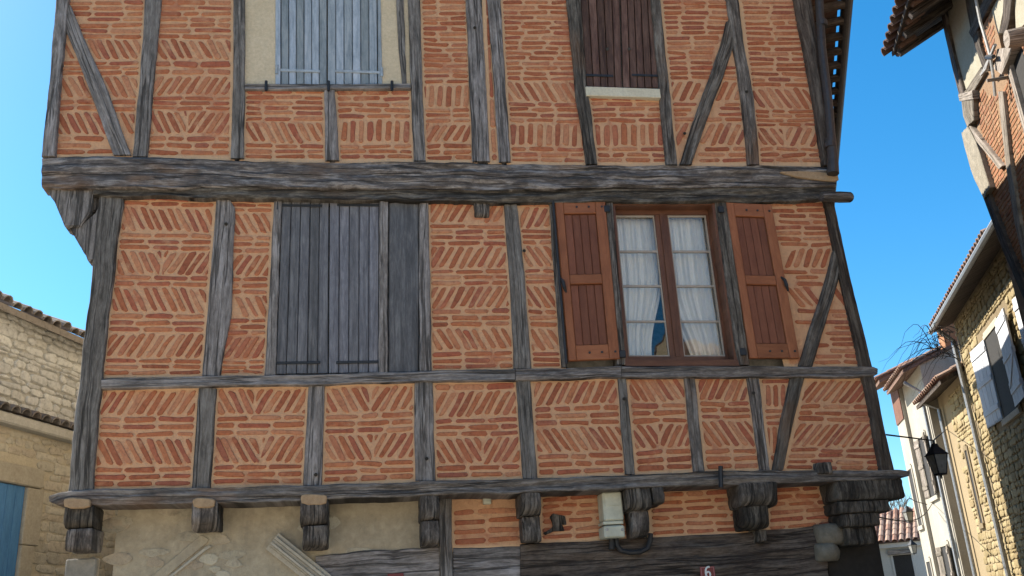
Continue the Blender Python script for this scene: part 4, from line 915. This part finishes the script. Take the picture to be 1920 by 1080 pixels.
def wall_house(name, label, wall, U0, U1, eave, depth, matl, ov=.45, slope=.42, tiles=(0, 0), tile_m=None, soffit=None, z0=0.0, roof_ext=(.1, .1), group=None, lift=0.0, gut=False):
    """a street house behind the line of a wall: body, pitched roof with its eaves over the street"""
    c = wall.p((U0 + U1) / 2, 0, -depth / 2); h = thing(name, label, 'house', c, group)
    pts = [wall.p(U0, 0, 0)[:2], wall.p(U1, 0, 0)[:2], wall.p(U1, 0, -depth)[:2], wall.p(U0, 0, -depth)[:2]]
    b = prism('wall', pts, z0, eave, matl, h); rz = eave + slope * depth / 2; e0, e1 = U0 - roof_ext[0], U1 + roof_ext[1]; th = .10
    rows = [(ov, eave - slope * ov + lift), (-depth / 2, rz + lift), (-depth - ov, eave - slope * ov + lift)]
    v = [wall.p(e, z, d) for e in (e0, e1) for d, z in rows] + [wall.p(e, z + th, d) for e in (e0, e1) for d, z in rows]
    f = [(0, 1, 4, 3), (1, 2, 5, 4), (6, 9, 10, 7), (7, 10, 11, 8), (0, 3, 9, 6), (2, 8, 11, 5), (0, 6, 7, 1), (1, 7, 8, 2), (3, 4, 10, 9), (4, 5, 11, 10)]
    rf = MB().add(v, f).build('roof', soffit or OAK_BROWN, h)
    # gable infill
    for U in (U0 + .01, U1 - .01):
        g = [wall.p(U, eave, 0), wall.p(U, eave, -depth), wall.p(U, rz - .02, -depth / 2)]; MB().add(g, [(0, 1, 2)]).build('gable', matl, h)
    if tile_m:
        sl = Vector(wall.p(0, rz, -depth / 2)) - Vector(wall.p(0, eave - slope * ov, ov)); sd = Vector(wall.u); upv = sd.cross(sl).normalized()
        if upv.z < 0: upv = -upv
        U = tiles[0]; ts = []
        while U < tiles[1]:
            for k in range(3):
                q = Vector(wall.p(U, eave - slope * ov + th + lift, ov + .06)) + sl.normalized() * (.40 * k) + upv * (.01 + random.uniform(0, .015))
                MB().add(*tile_geo(q, sl + sd * random.uniform(-.1, .1), sd, upv), tint=random.random()).build('roof_tile', tile_m, rf)
            U += .205
    if gut:
        pts = [Vector(wall.p(U, eave - slope * ov + .02 + lift, ov + .07)) for U in np.linspace(e0, e1, 6)]
        MB().add(*tube_geo(pts, .06, 8)).build('gutter', ZINC, h)
    return h
def wpx(wall, parent, x0, y0, x1, y1, d0, d1, name, m, bev=.004):
    a, b = wall.uv(x0, y1, d1), wall.uv(x1, y0, d1); return MB().add(*wall.box(min(a[0], b[0]), max(a[0], b[0]), min(a[1], b[1]), max(a[1], b[1]), d0, d1, bev)).build(name, m, parent)
def opening(wall, parent, U0, U1, V0, V1, frame_m, depth=.16, shut=None, sh_m=None, sh_w=None, lintel=None, label=None):
    """a window sunk in the wall: dark panes, frame, surround, optional open shutters"""
    wd = MB().add(*wall.box(U0, U1, V0, V1, .004, .012)).build('window', DARK, parent)
    for a in (U0 - .09, U1): MB().add(*wall.box(a, a + .09, V0 - .08, V1 + .1, .0, .03, .006)).build('surround', frame_m, wd)
    MB().add(*wall.box(U0, U1, V1, V1 + .14, .0, .034, .006, 0)).build('surround', frame_m, wd); MB().add(*wall.box(U0 - .1, U1 + .1, V0 - .12, V0, .0, .06, .006, 0)).build('sill', frame_m, wd)
    if shut:
        for side, ang in shut:
            W_ = sh_w or (U1 - U0) / 2; hinge = U0 if side < 0 else U1; ca, sa = math.cos(R(ang)), math.sin(R(ang))
            o = Vector(wall.p(hinge, V0 + .01, .05)); ax = Vector(wall.u) * (side * ca * W_) + Vector(wall.n) * (sa * W_); tn = ax.cross(Vector((0, 0, 1))).normalized() * .035
            s = MB().add(*box_geo(o, ax, tn, (0, 0, (V1 - V0) * .03), .003, 0)).build('shutter', sh_m, parent)
            for i in range(4): MB().add(*box_geo(o + ax * (i / 4 + .006) + Vector((0, 0, .0)), ax * .238, tn * random.uniform(.96, 1.0), (0, 0, V1 - V0), .004, 2)).build('plank', sh_m, s)
            for z in (.14, .5, .86):
                for sg in (1.02, -.5): MB().add(*box_geo(o + ax * .02 + Vector((0, 0, (V1 - V0) * z)) + tn * sg, ax * .96, tn * .45, (0, 0, .11), .004, 0)).build('batten', sh_m, s)
            a = o + Vector((0, 0, (V1 - V0) * .2)) + tn * 1.02; b = ax * .96 + Vector((0, 0, (V1 - V0) * .28))
            MB().add(*box_geo(a + ax * .02, b, tn * .42, (0, 0, .1), .004, 0)).build('brace', sh_m, s)
    return wd

# ================================================================== HOUSE A: tall timbered house at the frame's right edge
WA = Wall(9.12, 3.13, 21.0)
hA = thing('jettied_house', 'sunlit tall timber-framed house with cream panels, brick and overhanging tiled eaves', 'house', WA.p(-3, 0, -3))
prism('wall', [WA.p(-7, 0, -.05)[:2], WA.p(0, 0, -.05)[:2], WA.p(0, 0, -6)[:2], WA.p(-7, 0, -6)[:2]], 0, 10.15, MORTAR_RIGHT, hA)
def wpoly(wall, name, pts, d, thick, m, parent, dref=None):
    return slab2(wall, name, pts, d - thick, d, m, parent)
def slab2(wall, name, pts, d0, d1, m, parent, bev=.006):
    q = [wall.uv(*p, d1) for p in pts]; n = len(q); v = [wall.p(*p, d1) for p in q] + [wall.p(*p, d0) for p in q]
    f = [tuple(range(n)), tuple(range(n, 2 * n))[::-1]] + [(i, n + i, n + (i + 1) % n, (i + 1) % n) for i in range(n)]
    t = [Vector(v[i]) for i in f[0][:3]]
    if (t[1] - t[0]).cross(t[2] - t[0]).dot(Vector(wall.n)) < 0: f = [k[::-1] for k in f]
    return MB().add(v, f).build(name, m, parent)
WA_BRICK = slab2(WA, 'infill_panel', [(1822, 165), (2010, -30), (2120, 300), (2060, 620), (1925, 560), (1850, 372)], -.06, .0, MORTAR_RIGHT, hA)
slab2(WA, 'infill_panel', [(1820, 40), (1860, 12), (1880, 100), (1850, 122)], -.06, .002, MORTAR_RIGHT, hA)
slab2(WA, 'plaster_panel', [(1760, -60), (1818, -60), (1842, 130), (1804, 180)], -.06, .004, CREAM_SUN, hA)
slab2(WA, 'plaster_panel', [(1842, -60), (1896, -60), (1872, 66), (1862, 30)], -.06, .004, CREAM_SUN, hA)
slab2(WA, 'plaster_panel', [(1900, -60), (1990, -60), (1990, -20), (1905, 60)], -.06, .004, CREAM_SUN, hA)
random.seed(21); bk = MB(); Vz = 1.0
BRICK_SUN = brick_mat('sandy_brick', [(.20, .085, .042), (.26, .12, .058), (.30, .155, .08), (.23, .10, .055)])
okA = [[(1824, 172), (1872, 172), (1890, 303), (1916, 430), (1935, 560), (1910, 530), (1853, 350)], [(1876, 190), (1890, 120), (1990, 0), (2050, 500), (1930, 520), (1893, 310)], [(1826, 46), (1854, 22), (1872, 98), (1850, 116)]]
while Vz < 10.0:
    U = -6.9 + random.uniform(0, .2)
    while U < 0:
        c = proj(WA.p(U + .13, Vz + .025, 0))
        if any(inside(c, q) for q in okA) or (not -60 < c[0] < 1935 and Vz < 8.3):
            bk.add(*piece_geo(WA, [(U, Vz), (U + .25, Vz + random.uniform(-.006, .006)), (U + .25, Vz + .048), (U, Vz + .048)], .008, .004, .3, .003), tint=random.random())
        U += .275
    Vz += .072
tag(bk.build('brickwork', BRICK_SUN, hA), kind='stuff')
tk = dict(track=False, step=.2)
OAK_SUN = wood('sunlit_grey_oak', (.10, .085, .065), (.22, .19, .15), (.34, .30, .25))
post(WA, 'corner_post', [(-60, 1754, 1764), (40, 1765, 1773), (110, 1781, 1789), (180, 1798, 1808)], OAK_BROWN, hA, proud=.05, **tk)
timber(WA, 'brace', [(1838, 126), (1808, 172)], [(1846, 136), (1818, 186)], OAK_SUN, hA, proud=.05, **tk)
post(WA, 'post', [(-60, 1800, 1818), (30, 1814, 1830), (80, 1824, 1835), (130, 1843, 1853)], OAK_BROWN, hA, proud=.05, **tk)
timber(WA, 'brace', [(1815, 60), (1856, -30)], [(1824, 72), (1866, -10)], OAK_BROWN, hA, proud=.06, **tk)
post(WA, 'post', [(-60, 1884, 1902), (40, 1878, 1892), (62, 1872, 1886)], OAK_BROWN, hA, proud=.05, **tk)
timber(WA, 'sill_beam', [(1796, 176), (1808, 174), (1822, 170)], [(1799, 190), (1810, 189), (1825, 187)], OAK_SUN, hA, proud=.09, **tk)
timber(WA, 'bracket', [(1801, 190), (1803, 215), (1812, 238)], [(1823, 188), (1824, 205), (1826, 225)], OAK_SUN, hA, proud=.08, wob=.008, rel=.01, **tk)
timber(WA, 'corner_post', [(1840, 364), (1880, 470), (1918, 560)], [(1850, 358), (1890, 462), (1929, 552)], OAK_BROWN, hA, proud=.06, **tk)  # length below the shadow edge; shade put in as darker oak
timber(WA, 'corner_post', [(1801, 252), (1808, 282), (1822, 325), (1843, 373)], [(1813, 238), (1832, 276), (1842, 312), (1855, 352)], ROUGHCAST, hA, proud=.09, wob=.008, rel=.01, **tk)
timber(WA, 'brace', [(1811, 240), (1872, 318)], [(1817, 234), (1878, 311)], OAK_SUN, hA, proud=.06, **tk)
post(WA, 'post', [(172, 1870, 1880), (303, 1884, 1894), (430, 1903, 1914), (560, 1935, 1948)], OAK_SUN, hA, proud=.05, **tk)
timber(WA, 'post', [(1886, 128), (1922, 262), (1960, 420)], [(1893, 122), (1930, 255), (1972, 410)], OAK_SUN, hA, proud=.06, **tk)
slab2(WA, 'dark_sheet', [(1896, 120), (1915, 90), (1960, 240), (1930, 250)], .0, .012, DARK, hA)  # thin dark sheet raised on the wall face
for (x0, y0, x1, y1, dd) in ((1868, 56, 1908, 90, .32), (1840, 134, 1861, 168, .28)):
    a, b = WA.uv(x0, y1, dd), WA.uv(x1, y0, dd); m_ = ((a + b) / 2); hz = abs(b[1] - a[1]) / 2
    MB().add(*tube_geo([WA.p(m_[0], m_[1], -.1), WA.p(m_[0], m_[1], dd * .5), WA.p(m_[0], m_[1], dd)], [hz, hz * 1.03, hz * .95], 12)).build('joist_end', OAK_SUN, hA)
timber(WA, 'brace', [(1868, 92), (1862, 128)], [(1896, 88), (1878, 140)], OAK_SUN, hA, proud=.12, **tk)
# roof: rafters, boards and tiles over the street
rA = MB(); sl = .5; ze = 10.2; ovA = .82
v = []
for U in (-7.2, .06):
    for d, z in ((ovA, ze - .44), (-3, ze + 1.6)):
        v += [WA.p(U, z, d), WA.p(U, z + .07, d)]
f = [(0, 2, 6, 4), (1, 5, 7, 3), (0, 4, 5, 1), (2, 3, 7, 6), (0, 1, 3, 2), (4, 6, 7, 5)]
roofA = rA.add(v, f).build('roof', OAK_BROWN, hA)
slv = Vector(WA.p(0, ze + 1.6, -3)) - Vector(WA.p(0, ze - .44, ovA)); upA = Vector(WA.u).cross(slv).normalized(); upA = upA if upA.z > 0 else -upA
U = .03
while U > -6:
    for k in range(2): MB().add(*tile_geo(Vector(WA.p(U, ze - .40, ovA + .09)) + slv.normalized() * .4 * k + upA * .03, slv + Vector(WA.u) * random.uniform(-.15, .15), WA.u, upA, r0=.1), tint=random.random()).build('roof_tile', TILE_DARK, roofA)
    a = Vector(WA.p(U, ze - .44 - .02, ovA - .06)); MB().add(*tube_geo([a + Vector((0, 0, .03)), a + slv.normalized() * .3 + Vector((0, 0, .03))], .05, 6)).build('channel_tile', TILE_DARK, roofA)
    U -= .22
for U in np.arange(-.08, -6, -.5):
    a = Vector(WA.p(U, ze - .56, ovA - .08)); MB().add(*box_geo(a, slv.normalized() * 1.2, Vector(WA.u) * -.1, upA * .1, .006, 0)).build('rafter', OAK_BROWN, roofA)
# overhead service cables on that house
ca = thing('service_cable', 'grey twisted service cables hanging down the sunlit timbered wall', 'cable', WA.p(-1, 6, .2))
for pts in ([(1826, -20), (1838, 40), (1850, 80), (1857, 106)], [(1857, 106), (1862, 140), (1866, 180)], [(1842, 138), (1857, 106), (1866, 84)], [(1857, 106), (1850, 128), (1840, 140)]):
    MB().add(*tube_geo([WA.px(x, y, .16) for x, y in pts], .022, 6)).build('cable_strand', CABLE_GREY, ca)
MB().add(*tube_geo([WA.px(1850, 107, .18), WA.px(1863, 106, .18)], .03, 6)).build('clamp', IRON, ca)

# ================================================================== HOUSE B: golden rubble house
random.seed(33)
WB = Wall(13.85, 11.08, 23.3)
hB = wall_house('rubble_stone_house', 'golden rubble stone house half in shadow with pale open shutters and zinc downpipe', WB, -9, 0, 7.72, 7, JOINT_GOLD, ov=.45, slope=.35, tiles=(-6.0, .1), tile_m=TILE, gut=True)
U_b, U_a = WB.uv(1867, 723, .02)[0], WB.uv(1888, 674, .02)[0]; Vt, Vb = WB.uv(1860, 620, .02)[1], WB.uv(1893, 778, .02)[1]
rubble(WB, -6.2, 0, 1.0, 7.6, (.07, .19), (.12, .36), hB, STONE_GOLD, 290, ok=lambda U, V: not (U_a - .8 < U < U_b + .8 and Vb - .2 < V < Vt + .3))
opening(WB, hB, U_a, U_b, Vb, Vt, STONE_CUT, shut=((1, 4), (-1, 4)), sh_m=SHUT_WHITE, sh_w=(U_b - U_a) * .85)
opening(WB, hB, U_a - 3.1, U_a - 2.2, Vb, Vt, STONE_CUT, shut=((1, 4), (-1, 4)), sh_m=SHUT_WHITE, sh_w=.7)
a = WB.uv(1787, 639, .12); b = WB.uv(1891, 1080, .12)
MB().add(*tube_geo([WB.p(a[0] , a[1] + .3, .40), WB.p(a[0], a[1], .12), WB.p(b[0], b[1], .12), WB.p(b[0], 0, .12)], .055, 8)).build('downpipe', ZINC, hB)

# ================================================================== lower cream house, then white houses down the street
random.seed(35)
WC = Wall(13.85, 11.10, 21.0)
hC = wall_house('cream_house', 'narrow cream house with slit window and low tiled eaves beside the rubble house', WC, .02, 3.0, 6.55, 6, OCHRE_RENDER, ov=.55, slope=.45, tiles=(0, 3.0), tile_m=TILE, roof_ext=(.0, .05))
rubble(WC, .1, 2.0, 1.0, 6.3, (.08, .18), (.14, .38), hC, STONE_GOLD, 80, ok=lambda U, V: not (.95 < U < 1.65 and 2.95 < V < 5.2))
opening(WC, hC, 1.2, 1.4, 3.2, 4.9, JOINT_GOLD)
MB().add(*tube_geo([WC.p(2.6, 6.4, .5), WC.p(2.65, 6.2, .1), WC.p(2.65, 0, .1)], .05, 8)).build('downpipe', ZINC, hC)
WD = Wall(WC.p(3.05, 0, .25)[0], WC.p(3.05, 0, .25)[1], 21.0)
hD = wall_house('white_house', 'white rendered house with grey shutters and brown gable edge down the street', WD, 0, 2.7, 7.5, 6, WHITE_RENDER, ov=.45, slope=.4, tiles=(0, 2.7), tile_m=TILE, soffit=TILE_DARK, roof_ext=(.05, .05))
for U0, U1, V0, V1 in ((1.0, 1.8, 4.2, 5.8), (1.0, 1.8, 1.3, 2.9)):
    opening(WD, hD, U0, U1, V0, V1, WHITE_RENDER, shut=((1, 8), (-1, 8)), sh_m=OAK_SUN, sh_w=.4)
MB().add(*tube_geo([WD.p(.15, 7.1, .45), WD.p(.15, 6.8, .08), WD.p(.15, 0, .08)], .05, 8)).build('downpipe', ZINC, hD)
ch = prism('chimney', [WD.p(1.0, 0, -1.0)[:2], WD.p(1.6, 0, -1.0)[:2], WD.p(1.6, 0, -1.6)[:2], WD.p(1.0, 0, -1.6)[:2]], 7.4, 9.0, BRICK_SUN, hD)
WE = Wall(WD.p(2.75, 0, .1)[0], WD.p(2.75, 0, .1)[1], 21.0)
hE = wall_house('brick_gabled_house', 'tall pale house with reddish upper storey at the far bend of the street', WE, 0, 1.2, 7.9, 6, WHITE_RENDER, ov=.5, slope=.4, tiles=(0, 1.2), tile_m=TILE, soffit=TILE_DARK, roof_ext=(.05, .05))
MB().add(*WE.box(.02, 1.18, 6.6, 7.8, .004, .03)).build('upper_cladding', plaster('red_brown_cladding', (.13, .062, .042), (.19, .10, .07), 5), hE)
for U0, U1, V0, V1 in ((.4, .9, 3.6, 5.2), (.4, .9, 1.0, 2.6)): opening(WE, hE, U0, U1, V0, V1, WHITE_RENDER)

# ================================================================== far end of the street
def face_wall(px_c, r, tilt=0.0):
    d = ray(px_c, 1060); az = math.degrees(math.atan2(d[0], d[1])); c = CAM + np.array([math.sin(R(az)), math.cos(R(az)), 0]) * r
    return Wall(c[0], c[1], az + 90 + tilt, flip=True), az
random.seed(41)
WF, azF = face_wall(1690, 46, 6)
uL, uR = WF.uv(1636, 1040)[0], WF.uv(1765, 1040)[0]; ez = WF.uv(1690, 1016)[1]; rz_ = WF.uv(1690, 985)[1]
hF = thing('grey_end_house', 'grey rendered house with ribbed terracotta tile roof closing the street', 'house', WF.p((uL + uR) / 2, 0, -2))
prism('wall', [WF.p(uL, 0, 0)[:2], WF.p(uR + 3, 0, 0)[:2], WF.p(uR + 3, 0, -5)[:2], WF.p(uL, 0, -5)[:2]], 0, ez, GREY_RENDER, hF)
v = [WF.p(uL - .2, ez, .35), WF.p(uR + 3, ez, .35), WF.p(uR + 3, rz_ + .9, -2.6), WF.p(uL - .2, rz_ + .9, -2.6), WF.p(uR + 3, ez, -5.3), WF.p(uL - .2, ez, -5.3)]
rF = MB().add(v, [(0, 1, 2, 3), (3, 2, 4, 5), (0, 3, 5), (1, 4, 2), (0, 5, 4, 1)]).build('roof', TILE, hF)
sl = Vector(v[3]) - Vector(v[0]); upv = Vector(WF.u).cross(sl).normalized(); upv = upv if upv.z > 0 else -upv
U = uL - .1
while U < uR + 1:
    k = 0.0
    while k < sl.length - .1:
        MB().add(*tile_geo(Vector(WF.p(U, ez, .38)) + sl.normalized() * k + upv * random.uniform(0, .02), sl, WF.u, upv, .62, .13, .105, 4), tint=random.random()).build('roof_tile', TILE, rF); k += .55
    U += .29
MB().add(*WF.box(uL, uR + 3, ez - .22, ez - .02, .0, .2, .01, 0)).build('cornice', GREY_RENDER, hF)
wu0, wu1 = WF.uv(1677, 1060)[0], WF.uv(1712, 1060)[0]; wz = WF.uv(1695, 1040)[1]
opening(WF, hF, wu0, wu1, .3, wz, GREY_RENDER)
MB().add(*WF.box(wu0 - .15, wu1 + .15, wz + .02, wz + .22, .03, .16, .01, 0)).build('lintel', OAK_SUN, hF)
WO, _ = face_wall(1632, 43, 0); ou0, ou1 = WO.uv(1600, 1040)[0], WO.uv(1641, 1040)[0]
hO = thing('ochre_house', 'sliver of ochre house beyond the dark corner corbels', 'house', WO.p(ou0, 0, -2)); oz = WO.uv(1630, 1006)[1]
prism('wall', [WO.p(ou0, 0, 0)[:2], WO.p(ou1, 0, 0)[:2], WO.p(ou1, 0, -3)[:2], WO.p(ou0, 0, -3)[:2]], 0, oz, OCHRE_RENDER, hO)
rO = [WO.p(ou0 - .1, oz, .2), WO.p(ou1 + .1, oz, .2), WO.p(ou1 + .1, oz + .5, -1.5), WO.p(ou0 - .1, oz + .5, -1.5)]; MB().add(rO + [(a, b, c - .08) for a, b, c in rO], [(0, 1, 2, 3), (7, 6, 5, 4), (0, 4, 5, 1), (1, 5, 6, 2), (2, 6, 7, 3), (3, 7, 4, 0)]).build('roof', TILE, hO)

# ================================================================== lanterns and wires
def at_r(x, y, r): d = ray(x, y); return CAM + d / math.hypot(d[0], d[1]) * r
def lantern(label, p, s, hang=True, arm=None, group=None):
    """four-sided tapered lantern; p is its top"""
    t = thing('street_lantern', label, 'street lamp', p, group); p = Vector(p)
    def ringz(z, w): return [p + Vector((a * w, b * w, z)) * s for a, b in ((-1, -1), (1, -1), (1, 1), (-1, 1))]
    def fr(z0, w0, z1, w1, nm, m):
        v = ringz(z0, w0) + ringz(z1, w1); return MB().add(v, [(0, 1, 5, 4), (1, 2, 6, 5), (2, 3, 7, 6), (3, 0, 4, 7), (3, 2, 1, 0), (4, 5, 6, 7)]).build(nm, m, t)
    fr(-.34, .19, -.16, .07, 'hood', IRON); fr(-.17, .075, -.08, .05, 'vent', IRON); fr(-.36, .2, -.341, .2, 'rim', IRON); fr(-.80, .10, -.361, .17, 'lamp_glass', LAMP_GLASS); fr(-.84, .11, -.801, .11, 'base', IRON)
    for (a, b) in ((-1, -1), (1, -1), (1, 1), (-1, 1)): MB().add(*tube_geo([p + Vector((a * .172, b * .172, -.36)) * s, p + Vector((a * .104, b * .104, -.80)) * s], .014 * s, 4)).build('frame_bar', IRON, t)
    MB().add(*tube_geo([p + Vector((0, 0, -.84)) * s, p + Vector((0, 0, -.93)) * s], [.03 * s, .008 * s], 6)).build('finial', IRON, t)
    MB().add(*tube_geo([p, p + Vector((0, 0, -.1)) * s], .02 * s, 6)).build('hanger', IRON, t)
    if arm is not None: MB().add(*tube_geo([Vector(q) for q in arm], .022 * s, 6)).build('bracket_arm', IRON, t)
    return t
rl = 13.0; top = at_r(1750, 826, rl)
lantern('large black lantern hung over the street beside the dark timber corner', top, .52)
WBx = WB.px(1775, 805, .05); m0 = FM.px(1662, 815, .06)
wr = MB(); pts = []
for k in range(13):
    t = k / 12
    if t <= .5: q = Vector(m0).lerp(Vector(top), t * 2)
    else: q = Vector(top).lerp(Vector(WBx), t * 2 - 1)
    pts.append(q)
tag(MB().add(*tube_geo(pts, .009, 5)).build('span_wire', CABLE), 'thin black span wire carrying the large lantern across the street', 'wire')
a, b = at_r(1640, 968, 12), WC.px(1750, 940, .05); pts = [Vector(a).lerp(Vector(b), t) - Vector((0, 0, .25 * math.sin(math.pi * t))) for t in np.linspace(0, 1, 9)]
tag(MB().add(*tube_geo(pts, .010, 5)).build('overhead_cable', CABLE), 'sagging black cable low over the tiled end house', 'wire')
l1 = at_r(1702, 938, 26); w_ = WD.px(1738, 950, .0)
lantern('distant grey swan-neck lantern above the tiled roof', at_r(1699, 946, 27), .55, arm=[at_r(1699, 947, 27), at_r(1700, 938, 27), at_r(1706, 934, 27), at_r(1716, 940, 27.5), at_r(1738, 946, 28)])
lantern('small wall lantern in front of the grey end house', at_r(1708, 1010, 33), .55, arm=[at_r(1708, 1011, 33), at_r(1709, 1007, 33), at_r(1720, 1008, 33), at_r(1760, 1012, 33)])
lantern('small lantern on a wall arm beside the white house, lowest of the street lamps', at_r(1745, 1036, 30), .5, arm=[at_r(1745, 1037, 30), at_r(1746, 1033, 30), at_r(1756, 1036, 29)])

# bare climber on the roof edge
random.seed(51)
vine = thing('bare_climber', 'bare arching twigs of a leafless climber on the roof corner', 'climbing plant', at_r(1752, 660, 21))
for k in range(20):
    x0, y0 = random.uniform(1745, 1800), random.uniform(615, 690); tip = (random.uniform(1645, 1730), random.uniform(610, 720)); pts = []
    up_ = random.uniform(10, 45)
    for i in range(9):
        t = i / 8; x = x0 + (tip[0] - x0) * t; y = y0 + (tip[1] - y0) * t - up_ * math.sin(math.pi * min(1, t * 1.1)) * .8 + (t ** 3) * random.uniform(10, 40)
        pts.append(at_r(x, y, 20.8 + k * .06))
    MB().add(*tube_geo(pts, [.009 * (1 - .8 * i / 8) for i in range(9)], 4)).build('twig', TWIG, vine)
for k in range(26):
    x0, y0 = random.uniform(1752, 1800), random.uniform(605, 680); pts = [at_r(x0 + random.uniform(-4, 4) * i, y0 - random.uniform(-3, 7) * i, 20.6) for i in range(4)]
    MB().add(*tube_geo(pts, .008, 4)).build('twig', TWIG, vine)
# twiggy tree far beyond the end house
tr = thing('bare_tree', 'distant leafless tree above the tiled roof of the end house', 'tree', at_r(1690, 1150, 62))
base = Vector(at_r(1690, 1010, 62)); MB().add(*tube_geo([Vector((base.x, base.y, 0)), base, base + Vector((.1, 0, 1.2))], [.22, .16, .05], 6)).build('trunk', TWIG, tr)
cr = MB()
def grow(p, d, L, r, n):
    q = p + d * L; cr.add(*tube_geo([p, p.lerp(q, .5) + Vector((random.uniform(-.06, .06), random.uniform(-.06, .06), random.uniform(-.06, .06))) * L, q], [r, r * .8, r * .6], 4, False))
    if n:
        for _ in range(3): grow(p.lerp(q, random.uniform(.5, 1)), (d + Vector((random.uniform(-.9, .9), random.uniform(-.9, .9), random.uniform(-.2, .6)))).normalized(), L * .68, r * .6, n - 1)
for _ in range(7): grow(base, Vector((random.uniform(-1, 1), random.uniform(-1, 1), 1.0)).normalized(), 1.3, .045, 4)
cr.build('crown', TWIG, tr)

# ================================================================== LEFT: stone building
random.seed(61)
d0 = ray(0, 700); WL = Wall(-4.95, 4.98, 20.0, flip=True)
ztop = WL.uv(60, 600)[1]; zmid = WL.uv(60, 806)[1]
hL = thing('stone_house', 'pale stone house with tiled ledge and blue door beside the timber house', 'house', WL.p(1.5, 0, -2))
prism('wall', [WL.p(-3, 0, -.02)[:2], WL.p(6, 0, -.02)[:2], WL.p(6, 0, -5)[:2], WL.p(-3, 0, -5)[:2]], 0, ztop, JOINT_GREY, hL)
rubble(WL, -2.9, 5.9, zmid + .05, ztop - .12, (.06, .15), (.14, .42), hL, STONE_GREY, 220, d0=-.02, proud=.03)
ve = [WL.p(-3, ztop - .05, .22), WL.p(6, ztop - .05, .22), WL.p(6, ztop + 1.2, -2.5), WL.p(-3, ztop + 1.2, -2.5)]
rL = MB().add(ve + [(a, b, c - .1) for a, b, c in ve], [(0, 1, 2, 3), (7, 6, 5, 4), (0, 4, 5, 1), (1, 5, 6, 2), (2, 6, 7, 3), (3, 7, 4, 0)]).build('roof', TILE_GREY, hL)
sl = Vector(ve[3]) - Vector(ve[0]); upv = Vector(WL.u).cross(sl).normalized(); upv = upv if upv.z > 0 else -upv
U = -1.2
while U < 3.4: MB().add(*tile_geo(Vector(WL.p(U, ztop - .05, .25)) + upv * random.uniform(-.02, .03), sl, WL.u, upv), tint=random.random()).build('roof_tile', TILE_GREY, rL); U += .21
# the lower, thicker wall with a tiled ledge
prism('lower_wall', [WL.p(-3, 0, .45)[:2], WL.p(6, 0, .45)[:2], WL.p(6, 0, -.01)[:2], WL.p(-3, 0, -.01)[:2]], 0, zmid - .20, plaster('sandy_lime', (.48, .43, .33), (.57, .51, .40), 5), hL)
MB().add(*WL.box(-3, 6, zmid - .20, zmid - .06, -.01, .62, .02, 0)).build('ledge', JOINT_GREY, hL)
U = -1.2; sl = Vector(WL.n) * -.55 + Vector((0, 0, .16)); upv = Vector(WL.u).cross(sl).normalized(); upv = upv if upv.z > 0 else -upv
while U < 3.6: MB().add(*tile_geo(Vector(WL.p(U, zmid - .05, .64)) + upv * .01, sl, WL.u, upv, .62, .09, .08), tint=random.random()).build('ledge_tile', TILE_GREY, hL); U += .2
b0 = WL.uv(2, 905, .46); b1 = WL.uv(44, 925, .46); sx = WL.uv(95, 1000, .46)
rubble(WL, -2.9, 5.9, 1.0, zmid - .26, (.08, .17), (.16, .45), hL, stone_mat('sandy_stone', [(.42, .385, .32), (.50, .465, .39), (.56, .52, .44), (.46, .40, .32)]), 120, ok=lambda U, V: not (b1[0] - 1.4 < U < b1[0] + .35 and V < b0[1] + .35), d0=.45, proud=.014)
dr = MB().add(*WL.box(b1[0] - 1.0, b1[0], 0, b0[1], .43, .462)).build('door', BLUE_DOOR, hL)
for i in range(6): MB().add(*WL.box(b1[0] - 1.0 + i / 6 + .003, b1[0] - 1.0 + (i + 1) / 6 - .003, 0, b0[1] - .002, .4625, .478, .004)).build('plank', BLUE_DOOR, dr)
for i in range(5):
    h_ = b0[1] / 5; MB().add(*WL.box(b1[0] + .005, b1[0] + (.26 if i % 2 else .34), i * h_, (i + 1) * h_ - .008, .44, .52, .012)).build('door_jamb_stone', STONE_CUT, hL)
MB().add(*WL.box(b1[0] - 1.3, b1[0] + .30, b0[1] + .005, b0[1] + .26, .44, .525, .015, 0)).build('door_lintel', STONE_CUT, hL)

# ================================================================== houses across the square, behind the camera (seen only in the window panes)
random.seed(71)
WS = Wall(0, -21, 90)
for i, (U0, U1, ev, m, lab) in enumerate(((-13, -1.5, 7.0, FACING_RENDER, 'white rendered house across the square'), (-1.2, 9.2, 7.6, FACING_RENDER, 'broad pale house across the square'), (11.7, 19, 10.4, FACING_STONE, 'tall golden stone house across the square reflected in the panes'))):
    h = wall_house('facing_house', lab, WS, U0, U1, ev, 7, m, ov=.4, slope=.4, tile_m=None, soffit=TILE)
    for k in range(3):
        uu = U0 + (U1 - U0) * (k + .5) / 3
        for z in (1.0, 4.2): opening(WS, h, uu - .45, uu + .45, z, z + 1.7, STONE_CUT, shut=((1, 5), (-1, 5)), sh_m=SHUT_BLUE, sh_w=.5)

if BAD: print('repaired meshes', len(BAD), sorted(set(BAD)))
